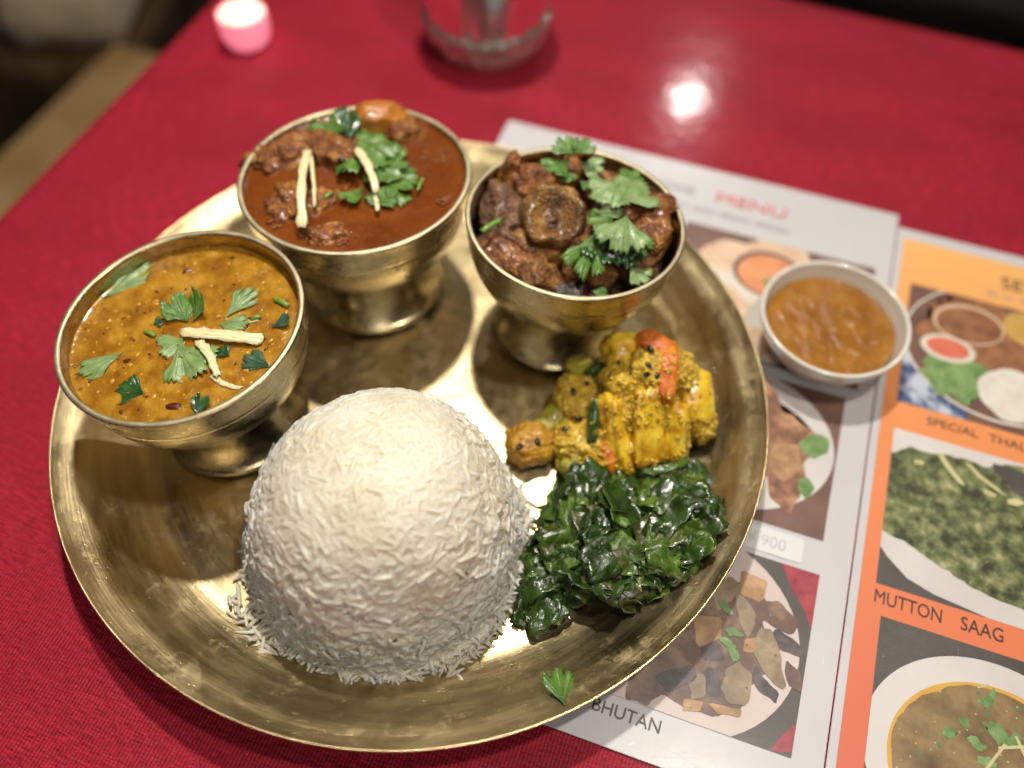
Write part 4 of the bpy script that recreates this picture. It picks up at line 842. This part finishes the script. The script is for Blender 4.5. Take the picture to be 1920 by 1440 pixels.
# ------------------------------------------------------------------ rice mound
RC = Vector((-.0528, .1504, FZ)); RR, RH, RN, RM = .0592, .0780, 1.811, 2.7075
rice = empty('rice_mound', RC, 0, 'domed mound of steamed white long grain rice on the front of the brass plate', 'rice')
def ricer(z): return RR*max(0, 1-(max(z, 0)/RH)**RN)**(1/RM)
prof = [(0, .0003)]+[(ricer(RH*t)*.994, RH*t*.985+.0003) for t in [i/60 for i in range(60)]]+[(ricer(RH*t)*.994, RH*t*.985+.0003) for t in (.99, .995)]+[(0, RH*.994)]
V, Fc = lathe_data([p_ for i_ in range(len(prof)-1) for p_ in [tuple(prof[i_][k_]+(prof[i_+1][k_]-prof[i_][k_])*f_/3 for k_ in (0, 1)) for f_ in range(3)]]+[prof[-1]], 320)
V = [tuple(Vector(v)*(1-.06*max(0, min(1, (.86-v[2]/RH)*3))+.010*mnoise.noise(Vector(v)*70)+.012*mnoise.noise(Vector(v)*260)+.008*mnoise.noise(Vector(v)*520))) for v in V]
core_V = np.array([tuple(v) for v in V]); core_F = Fc
def grain_np(L_=.0078, r=.00088, bend=.1, n=6, m=8):
    V = []; Fq = []
    for i in range(m+1):
        t = i/m*2-1; rr = r*max(.12, 1-abs(t)**3.4)**.5
        if i in (0, m): rr = r*.42
        for j in range(n):
            a = 2*math.pi*j/n; V.append((t*L_/2, rr*math.cos(a), rr*.85*math.sin(a)+bend*L_*(.25-t*t*.25)))
    for i in range(m):
        for j in range(n): k = (j+1) % n; Fq.append((i*n+j, i*n+k, (i+1)*n+k, (i+1)*n+j))
    for base in (0, m*n):
        c = [base+j for j in range(n)]
        Fq.append((c[0], c[1], c[2], c[3])); Fq.append((c[0], c[3], c[4], c[5]))
    return np.array(V), np.array(Fq)
GV = [grain_np(.0078, .00090, .05), grain_np(.0088, .00085, .10), grain_np(.0068, .00094, .16), grain_np(.0093, .00084, -.10), grain_np(.0058, .00095, .02)]
rr_ = random.Random(11)
def surf(u, zt):
    """point and frame on the dome, zt = 0..1 height fraction"""
    z = RH*zt; r = ricer(z); a = u
    p = Vector((r*math.cos(a), r*math.sin(a), z)); e = .002
    r2 = ricer(min(z+e*RH, RH)); dr = (r2-r)/(e*RH)
    n_ = Vector((math.cos(a), math.sin(a), -dr)).normalized(); return p, n_
mats_g = []
# area-weighted sampling of the dome
zs = np.linspace(0, .9999, 900); rs_ = np.array([ricer(RH*z) for z in zs]); ds = np.hypot(np.diff(rs_), np.diff(zs*RH)); wgt = (rs_[:-1]+rs_[1:])/2*ds; cum = np.cumsum(wgt)/wgt.sum()
gl_list = []
for i in range(22000):
    zt = zs[min(int(np.searchsorted(cum, rr_.random())), 898)]; a = rr_.uniform(0, 2*math.pi); p, n_ = surf(a, zt)
    loose = .03+.45*max(0, min(1, (.78-zt)*1.7))
    cl = mnoise.noise(Vector(p)*60)+.8*mnoise.noise(Vector(p)*150+Vector((4, 4, 4)))
    t1 = n_.cross(Vector((0, 0, 1)));
    if t1.length < .05: t1 = Vector((1, 0, 0))
    t1.normalize(); t2 = n_.cross(t1); an = rr_.uniform(0, math.pi)
    d = (t1*math.cos(an)+t2*math.sin(an)+n_*rr_.gauss(0, .05+loose*.42)).normalized()
    dep = rr_.uniform(-.0018-.0032*min(1, max(0, (.86-zt)*3)), -.0006+.0008*loose)+cl*.0013*(.3+loose*1.5)+(.0022 if rr_.random() < .03 else 0)*(.3+loose)
    fz = abs(mnoise.noise(Vector((p.x*26+5, p.y*26, p.z*44))))
    if fz < .045 and .15 < zt < .9: dep -= .0030*(1-fz/.045)
    dep += .0016*mnoise.noise(Vector(p)*24+Vector((9, 2, 1)))
    if p.z < .0012 and dep > .001: dep = 0
    gl_list.append((p+n_*dep, d, n_, rr_.randrange(5), rr_.uniform(.85, 1.12), dep))
for i in range(1100):      # skirt of loose grains at the foot
    a = rr_.uniform(0, 2*math.pi); r = RR*min(1.10, .985+abs(rr_.gauss(0, .038)))+.002*mnoise.noise(Vector((math.cos(a)*3, math.sin(a)*3, 0)))
    d = Vector((rr_.uniform(-1, 1), rr_.uniform(-1, 1), rr_.gauss(0, .12))).normalized(); gl_list.append((Vector((r*math.cos(a), r*math.sin(a), rr_.uniform(.0011, .0075)*max(.15, 1-(r/RR-.98)*9))), d, Vector((0, 0, 1)), rr_.randrange(5), rr_.uniform(.85, 1.1), None))
for px, py, n, s in ((455, 1140, 5, 10), (462, 1168, 8, 14), (485, 1195, 12, 14), (520, 1215, 10, 16), (445, 1130, 3, 12), (600, 1245, 8, 16), (700, 1270, 8, 22), (850, 1235, 8, 18), (850, 1262, 3, 10), (980, 1040, 8, 12), (985, 985, 6, 10)):
    for _ in range(n):
        q = at(px+rr_.gauss(0, s), py+rr_.gauss(0, s*.7), FZ+.001)-RC; q.z = rr_.uniform(.0010, .0038)
        d = Vector((rr_.uniform(-1, 1), rr_.uniform(-1, 1), rr_.gauss(0, .22))).normalized(); gl_list.append((q, d, Vector((0, 0, 1)), rr_.randrange(5), rr_.uniform(.9, 1.15), None))
def gmat(p, d, n_):
    y = n_.cross(d); y = y.normalized() if y.length > .01 else Vector((0, 1, 0)); z = d.cross(y)
    return np.array([[d.x, y.x, z.x], [d.y, y.y, z.y], [d.z, y.z, z.z]])
# the 300 grains that show most (outermost, facing the viewer) are parts of their own
camd = (CAM-RC).normalized()
def score(g):
    p, d, n_, k, s = g[:5]; zt = p.z/RH
    if g[5] is None: return 1.5+(1 if p.y < .01 else -1.5)+math.hypot(p.x, p.y)*12
    return g[5]*700+max(-1, n_.dot(camd))*1.4-(2.5 if zt > .72 else 0)
order = sorted(range(len(gl_list)), key=lambda i: -score(gl_list[i]))
top300 = set(order[:295])
gm = []
for i, (V0, F0) in enumerate(GV):
    o = npmesh('grain', V0, F0, M_RICE); gm.append(o.data); bpy.data.objects.remove(o)
Vs = []; Fs = []; nb = 0
for i, (p, d, n_, k, s, dep) in enumerate(gl_list):
    R3 = gmat(p, d, n_)
    if p.z < .001: p.z = .001
    if i in top300:
        o = bpy.data.objects.new('grain', gm[k]); C.objects.link(o); o.parent = rice
        o.matrix_local = Matrix(((R3[0][0]*s, R3[0][1]*s, R3[0][2]*s, p.x), (R3[1][0]*s, R3[1][1]*s, R3[1][2]*s, p.y), (R3[2][0]*s, R3[2][1]*s, R3[2][2]*s, p.z), (0, 0, 0, 1)))
    else:
        V0, F0 = GV[k]; P = (V0*s)@R3.T+np.array([p.x, p.y, p.z]); P[:, 2] = np.maximum(P[:, 2], .0002); Vs.append(P); Fs.append(F0+nb); nb += len(V0)
Vc = core_V; tri = []
for f in core_F: tri.append(tuple(f) if len(f) == 4 else (f[0], f[1], f[2], f[2]))
quads = [f for f in core_F if len(f) == 4]; tris = [f for f in core_F if len(f) == 3]
me = bpy.data.meshes.new('packed_grains'); gV = np.concatenate(Vs); gF = np.concatenate(Fs)
qa = np.concatenate([gF, np.array(quads)+len(gV)]); ta = np.array(tris)+len(gV); allV = np.concatenate([gV, Vc])
me.vertices.add(len(allV)); me.vertices.foreach_set('co', allV.astype(np.float32).ravel())
me.loops.add(qa.size+ta.size); me.loops.foreach_set('vertex_index', np.concatenate([qa.ravel(), ta.ravel()]).astype(np.int32))
me.polygons.add(len(qa)+len(ta)); me.polygons.foreach_set('loop_start', np.concatenate([np.arange(0, qa.size, 4), qa.size+np.arange(0, ta.size, 3)]).astype(np.int32))
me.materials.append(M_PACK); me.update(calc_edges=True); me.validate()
o = bpy.data.objects.new('packed_grains', me); C.objects.link(o); o.parent = rice; o['kind'] = 'stuff'
rm = o.modifiers.new('fuse', 'REMESH'); rm.mode = 'VOXEL'; rm.voxel_size = .00038; rm.use_smooth_shade = True
# ------------------------------------------------------------------ wilted greens
gc = at(1195, 1015, FZ+.008); greens = empty('greens_pile', (gc.x, gc.y, FZ), 0, 'glossy dark green pile of chopped wilted leaves beside the rice', 'greens')
rg = random.Random(5)
gpoly = [(1062, 905), (1120, 880), (1200, 888), (1250, 868), (1300, 868), (1325, 905), (1345, 960), (1350, 1030), (1345, 1060), (1300, 1085), (1250, 1105), (1190, 1115), (1150, 1128), (1085, 1135), (1050, 1110), (1030, 1060), (1025, 1010), (1040, 950)]
def inside(p, P):
    c = False
    for i in range(len(P)):
        (x1, y1), (x2, y2) = P[i-1], P[i]
        if (y1 > p[1]) != (y2 > p[1]) and p[0] < (x2-x1)*(p[1]-y1)/(y2-y1)+x1: c = not c
    return c
def edist(p, P):
    b = 1e9
    for i in range(len(P)):
        a = Vector(P[i-1]); c = Vector(P[i]); d = c-a; t = max(0, min(1, (Vector(p)-a).dot(d)/d.dot(d))); b = min(b, (Vector(p)-a-d*t).length)
    return b
def greens_piece(loc, size, mt, seed, tilt, asp=.7, crump=.5):
    n, m = 9, 8; V = []; UV = []; Fc = []
    az = rg.uniform(0, 6.28); nz = Vector((math.cos(az)*tilt, math.sin(az)*tilt, 1)).normalized(); x = nz.orthogonal().normalized(); x = Quaternion(nz, rg.uniform(0, 6.28))@x; y = nz.cross(x)
    fold = rg.uniform(-.9, .9)
    so = Vector((seed*1.37, seed*2.11, 0))
    for i in range(n+1):
        for j in range(m+1):
            u = -1+2*i/n; v = -1+2*j/m
            ex = 1-.04*abs(v)**2+.26*mnoise.noise(Vector((v*2.3, seed, 1))); ey = 1-.10*abs(u)**3+.30*mnoise.noise(Vector((u*2.5, seed, 5)))
            X = u*ex*size/2; Y = v*ey*size*asp/2
            Z = size*(.17*crump*fbm(Vector((u*1.5, v*1.5, 0))+so, 3)+fold*.16*v*v*crump+.10*crump*math.sin(u*2+seed)+.02*abs(v))
            V.append(x*X+y*Y+nz*Z); UV.append((u*.5+.5, v*.5+.5))
    for i in range(n):
        for j in range(m): a = i*(m+1)+j; Fc.append((a, a+m+1, a+m+2, a+1))
    wv_ = Vector((loc.x+gc.x-PC.x, loc.y+gc.y-PC.y)); mx = .1545-size*.5
    if wv_.length > mx: k_ = wv_*(mx/wv_.length-1); loc = Vector((loc.x+k_.x, loc.y+k_.y, loc.z+.002))
    low = min(v.z for v in V)+loc.z
    if low < .0006: loc = Vector((loc.x, loc.y, loc.z+.0006-low))
    o = mesh('leaf', V, Fc, mt, greens, True, loc, UV); md = o.modifiers.new('thickness', 'SOLIDIFY'); md.thickness = .00025; return o
cnt = 0
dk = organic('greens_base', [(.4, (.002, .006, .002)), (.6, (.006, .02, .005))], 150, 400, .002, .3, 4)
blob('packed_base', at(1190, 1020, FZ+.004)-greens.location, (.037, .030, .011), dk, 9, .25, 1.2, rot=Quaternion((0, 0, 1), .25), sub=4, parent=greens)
for lay_ in range(3):
    k = 0
    while k < (36, 38, 34)[lay_]:
        p = (rg.uniform(1020, 1355), rg.uniform(862, 1140))
        if not inside(p, gpoly): continue
        ed = edist(p, gpoly)
        if ed < (4, 12, 20)[lay_]: continue
        hgt = min(1, ed/75)**.7; z = FZ+.0015+hgt*(.006, .013, .019)[lay_]+rg.uniform(0, .002)
        q = at(p[0], p[1]+0*z, z)-greens.location
        pz = rg.random(); mt = M_G1 if pz < .62 else (M_G2 if pz < .86 else M_G3)
        greens_piece(Vector((q.x, q.y, q.z)), rg.uniform(.016, .032), mt, cnt, rg.uniform(.15, .85)*(1.2-hgt*.4), rg.uniform(.5, .9), rg.uniform(.3, .9)); cnt += 1; k += 1
for (px, py, s, t_, mt) in ((1010, 1135, .022, .25, M_G1), (1000, 1105, .018, .4, M_G1), (1022, 1150, .019, .3, M_G1), (995, 1075, .015, .5, M_G2), (1008, 1042, .014, .6, M_G1), (1030, 1090, .018, .4, M_G1), (985, 1145, .014, .3, M_G1), (1005, 1165, .012, .2, M_G1), (1285, 1060, .026, .35, M_G2), (1300, 1035, .021, .4, M_G2), (1270, 1020, .022, .4, M_G2), (1200, 925, .022, .3, M_G2), (1240, 935, .019, .4, M_G2), (1300, 950, .022, .4, M_G1), (1318, 985, .018, .4, M_G1), (1120, 980, .020, .4, M_G3), (1150, 1090, .017, .4, M_G1)):
    z = FZ+(.0035 if px < 1040 else .019); q = at(px, py, z)-greens.location
    greens_piece(q, s, mt, cnt, t_, .75, 1.1); cnt += 1
def gstalk(a, b, z0, z1, wd, ht, mt, seed, bend=.1):
    o = strip('stalk', at(*a, FZ+z0)-greens.location, at(*b, FZ+z1)-greens.location, wd, ht, mt, bend, .002, seed, greens); return o
gstalk((1205, 885), (1290, 860), .018, .018, .0045, .0018, M_G2, 2, .12); gstalk((985, 1065), (1022, 1040), .008, .010, .004, .002, M_G2, 3, .05); gstalk((980, 1085), (1015, 1075), .008, .009, .003, .0015, M_G2, 4, .05)
gstalk((1205, 1025), (1245, 1012), .022, .022, .0014, .001, M_G2, 5, .3); gstalk((1345, 955), (1348, 1050), .014, .012, .0018, .0013, M_G3, 6, .08); gstalk((1140, 1075), (1190, 1088), .016, .015, .0028, .0018, M_G4, 7, .1)
# ------------------------------------------------------------------ spiced vegetables
GVg = 'pieces of the turmeric vegetable curry'
def veg(name, p, z, size, mat, label, cat, seed, rot=(0, 0, 0), **k):
    return chunk(name, None, p, FZ+z, size, mat, label, cat, GVg, seed, rot, **k)
def seeds(parent, spots, r=.0016):
    bpy.context.view_layer.update()
    for i, (px, py) in enumerate(spots):
        o_ = CAM; d = (RT*((px-960)/F_PX) - UP*((py-720)/F_PX) + FW).normalized()
        Mi = parent.matrix_world.inverted(); hit, loc, nr, fi = parent.ray_cast(Mi@o_, (Mi.to_3x3()@d).normalized())
        if not hit: continue
        q = Quaternion((rnd.uniform(-1, 1), rnd.uniform(-1, 1), rnd.uniform(-1, 1), 1)).normalized()
        s = blob('black_seed', loc+nr*r*.05, (r*1.25, r*.85, r*.75), M_SEED, i, .12, rot=nr.to_track_quat('Z', 'Y')@Quaternion((0, 0, 1), i*1.3), sub=2, parent=parent)
# a bed that the loose pieces rest on
veg('cauliflower_piece', (1170, 800), .010, (.034, .020, .013), M_CAULI, 'crumbly cauliflower mash at the base of the vegetable heap', 'cauliflower', 60, (0, 0, .15), amp=.25, freq=1.6, fine=.16, fineF=7, sub=5)
a = veg('potato_piece', (995, 832), .0085, (.0125, .0110, .0090), M_BROWNP, 'round brown potato lump with two black seeds beside the rice', 'potato', 61, (.1, .1, .4), amp=.20, freq=1.3, fine=.12, fineF=4); seeds(a, ((974, 838), (1008, 828)), .0017)
veg('marrow_piece', (1045, 780), .012, (.0165, .0065, .0060), M_ZUC, 'greenish marrow stick leaning from the round potato to the heap', 'marrow', 62, (0, -.15, .75), amp=.22, freq=1.2, fine=.07, box_=.3)
a = veg('cauliflower_piece', (1085, 745), .017, (.0120, .0120, .0100), M_CAULI, 'seedy cauliflower lump at the back left of the heap', 'cauliflower', 63, (0, 0, .3), amp=.25, fine=.18, fineF=6, sub=5); seeds(a, ((1075, 735), (1100, 720), (1085, 785), (1110, 705)), .0018)
veg('marrow_piece', (1085, 690), .016, (.0075, .0060, .0080), M_ZUC, 'brownish marrow knob in the shade of the mutton bowl', 'marrow', 64, (0, .2, .3), amp=.2)
veg('green_bean', (1128, 692), .021, (.0090, .0035, .0035), M_BEAN, 'dark green bean piece at the back of the heap under the bowl', 'bean', 65, (0, -.2, .2), amp=.2)
a = veg('cauliflower_piece', (1078, 830), .009, (.0115, .0110, .0095), M_CAULI, 'cauliflower lump right of the round potato', 'cauliflower', 66, (0, 0, .3), amp=.25, fine=.18, fineF=6, sub=5); seeds(a, ((1060, 806), (1087, 786)), .0018)
veg('green_bean', (1112, 800), .022, (.0030, .0135, .0035), M_BEAN, 'long dark green bean standing upright in the middle of the heap', 'bean', 67, (.7, 0, -.05), amp=.12)
veg('marrow_piece', (1080, 868), .007, (.0085, .0095, .0070), M_ZUC, 'green marrow piece at the front of the heap near the greens', 'marrow', 68, (0, 0, .2), amp=.25, fine=.08)
veg('cauliflower_piece', (1125, 850), .010, (.0085, .0095, .0090), M_CAULI, 'orange-yellow cauliflower crumb behind the greens', 'cauliflower', 69, (0, 0, .2), amp=.3, fine=.2, fineF=6, sub=5)
veg('potato_piece', (1160, 815), .019, (.0068, .0200, .0062), M_POTATO, 'left long potato wedge sloping down the front of the heap', 'potato', 70, (.85, .45, .78), amp=.2, box_=.68, fine=.05)
veg('potato_piece', (1215, 800), .024, (.0082, .0185, .0060), M_POTATO, 'middle long potato wedge sloping down towards the greens', 'potato', 71, (.75, .2, .22), amp=.2, box_=.68, fine=.05)
veg('potato_piece', (1262, 810), .019, (.0072, .0150, .0065), M_POTATO, 'right upright potato wedge by the plate wall', 'potato', 72, (.95, -.3, -.38), amp=.2, box_=.68, fine=.05)
veg('potato_piece', (1298, 745), .022, (.0095, .0140, .0095), M_POTATO, 'smooth bright yellow potato piece at the right of the heap', 'potato', 73, (.5, .2, .2), amp=.10, box_=.35)
veg('cauliflower_piece', (1310, 790), .014, (.0070, .0110, .0080), M_CAULI, 'crumbly cauliflower bit under the bright yellow potato', 'cauliflower', 74, (0, 0, .2), amp=.3, fine=.2, fineF=6, sub=5)
veg('potato_piece', (1166, 660), .032, (.0095, .0090, .0095), M_POTATO, 'upper left potato chunk on top of the heap', 'potato', 75, (.2, .2, .3), amp=.18, box_=.35, fine=.05)
a = veg('cauliflower_piece', (1175, 720), .031, (.0120, .0110, .0090), M_CAULI, 'cauliflower floret below the upper left potato', 'cauliflower', 76, (0, 0, .4), amp=.25, fine=.16, fineF=6, sub=5); seeds(a, ((1160, 680), (1185, 700)), .0013)
a = veg('cauliflower_piece', (1222, 698), .037, (.0110, .0125, .0085), M_CAULI, 'seedy cauliflower floret at the top of the heap', 'cauliflower', 77, (.2, 0, -.2), amp=.25, fine=.2, fineF=6, sub=5); seeds(a, ((1220, 656), (1216, 686), (1213, 702), (1231, 706), (1220, 738)), .0017)
veg('cauliflower_piece', (1272, 695), .032, (.0085, .0105, .0080), M_CAULI, 'knobbly floret right of the carrot strip', 'cauliflower', 78, (0, 0, .2), amp=.25, fine=.24, fineF=6, sub=5)
veg('carrot_piece', (1232, 650), .0415, (.0100, .0055, .0050), M_CARROT, 'bright orange carrot piece on the very top of the heap', 'carrot', 79, (0, .15, -.45), amp=.15, box_=.3)
veg('carrot_piece', (1252, 705), .0400, (.0046, .0125, .0048), M_CARROT, 'long orange carrot strip running down from the top of the heap', 'carrot', 80, (.35, 0, -.12), amp=.15, box_=.3)
veg('cauliflower_piece', (1205, 750), .030, (.0085, .0095, .0060), M_CAULI, 'golden crumbs on the head of the middle potato wedge', 'cauliflower', 81, (.4, 0, .3), amp=.3, fine=.2, fineF=6, sub=5)
veg('carrot_piece', (1140, 850), .013, (.0050, .0100, .0060), M_CARROT, 'dull orange carrot piece in the gap left of the long wedge', 'carrot', 82, (.5, 0, .1), amp=.15)
veg('cauliflower_piece', (1186, 775), .026, (.0080, .0105, .0060), M_CAULI, 'golden mash between the left and middle potato wedges', 'cauliflower', 83, (.5, 0, .3), amp=.35, fine=.2, fineF=6, sub=5)
veg('cauliflower_piece', (1243, 768), .026, (.0070, .0110, .0060), M_CAULI, 'golden mash between the middle and right potato wedges', 'cauliflower', 84, (.5, 0, .1), amp=.35, fine=.2, fineF=6, sub=5)
veg('cauliflower_piece', (1130, 780), .017, (.0075, .0120, .0070), M_CAULI, 'spiced mash right beside the long green bean', 'cauliflower', 85, (.5, 0, .2), amp=.35, fine=.2, fineF=6, sub=5)
# spice crumbs
def crumbs():
    R_ = random.Random(9); V0, F0 = ico(1); V0 = np.array([tuple(v) for v in V0]); F0 = np.array(F0); Vs = []; Fs = []; n = 0
    bpy.context.view_layer.update(); deps = bpy.context.evaluated_depsgraph_get()
    for i in range(330):
        px, py = R_.choice([(1215, 720, 40, 40), (1180, 760, 50, 45), (1090, 780, 35, 50), (1120, 860, 25, 20), (1300, 810, 18, 40), (1275, 690, 22, 30), (1240, 800, 50, 45), (1080, 720, 25, 25)])[:2] if 0 else (0, 0)
        c = R_.choice([(1215, 720, 30, 35), (1180, 760, 40, 40), (1090, 780, 30, 45), (1120, 860, 20, 15), (1300, 810, 14, 35), (1275, 690, 18, 25), (1230, 870, 45, 12), (1080, 720, 22, 22), (1205, 760, 18, 30)])
        px, py = R_.gauss(c[0], c[2]), R_.gauss(c[1], c[3]); d = (RT*((px-960)/F_PX) - UP*((py-720)/F_PX) + FW).normalized()
        hit, loc, nr, fi, ob, mt = S.ray_cast(deps, CAM, d)
        if not hit or ob.name.split('.')[0] not in ('potato_piece', 'cauliflower_piece', 'marrow_piece', 'carrot_piece', 'green_bean'): continue
        s = R_.uniform(.0004, .0011); sh = np.array([s*R_.uniform(.7, 1.3), s*R_.uniform(.7, 1.3), s*R_.uniform(.6, 1)])
        Vs.append(V0*sh+np.array(loc-gc)+np.array(nr)*s*.3); Fs.append(F0+n*len(V0)); n += 1
    o = npmesh('spice_crumbs', np.concatenate(Vs), np.concatenate(Fs), M_CAULI); o.location = gc; o['kind'] = 'stuff'
    tag(o, 'golden crumbly spice clinging to the vegetable pieces', 'spices')
crumbs()
# loose leaf on the front rim
lf = leaf('coriander_leaf', at(1058, 1322, .0262), at(1040, 1258, .0205), M_CORI, Vector((-.1, .5, 1)), .2, spread=.62, lobes=3, depth=.2, seed=90, curl=.15, pleat=.05)
tag(lf, 'single bright coriander leaf lying alone on the front rim of the plate', 'herb leaf')
# ------------------------------------------------------------------ sauce bowl
SC = Vector((.15944, .26526, .0012+.0008))
sb = empty('ceramic_bowl', (SC.x, SC.y, .0017), 0, 'small white ceramic bowl standing on the menu right of the plate', 'bowl')
pr = smoothprof([(0, .0035), (.019, .0030), (.0195, 0), (.0215, .0), (.0225, .0030), (.0290, .0085), (.0340, .0170), (.0362, .0240)], 5)[:-1]+smoothprof([(.0362, .0240), (.0368, .0262), (.0358, .0270), (.0345, .0262), (.0335, .0225), (.0305, .0140), (.0240, .0075), (0, .0055)], 5)
lathe('body', pr, M_CERAMIC, sb, 128)
V = []; Fc = []; nr_, na = 50, 120
for i in range(nr_+1):
    for j in range(na):
        r = .0319*i/nr_; a_ = 2*math.pi*j/na; x, y = r*math.cos(a_), r*math.sin(a_)
        V.append((x, y, (.0180+.0006*fbm(Vector((x*150, y*150, 3)), 4)*(1-(i/nr_)**6)+.0006*(i/nr_)**10)))
for i in range(nr_):
    for j in range(na): q = (j+1) % na; Fc.append((i*na+j, (i+1)*na+j, (i+1)*na+q, i*na+q))
sa = mesh('curry_sauce', V, Fc, M_SAUCE, None, True, (SC.x, SC.y, .0017)); tag(sa, 'lumpy orange curry sauce in the small white ceramic bowl', 'curry')
print('objects', len(bpy.data.objects), 'polys', sum(len(o.data.polygons) for o in bpy.data.objects if o.type == 'MESH'))
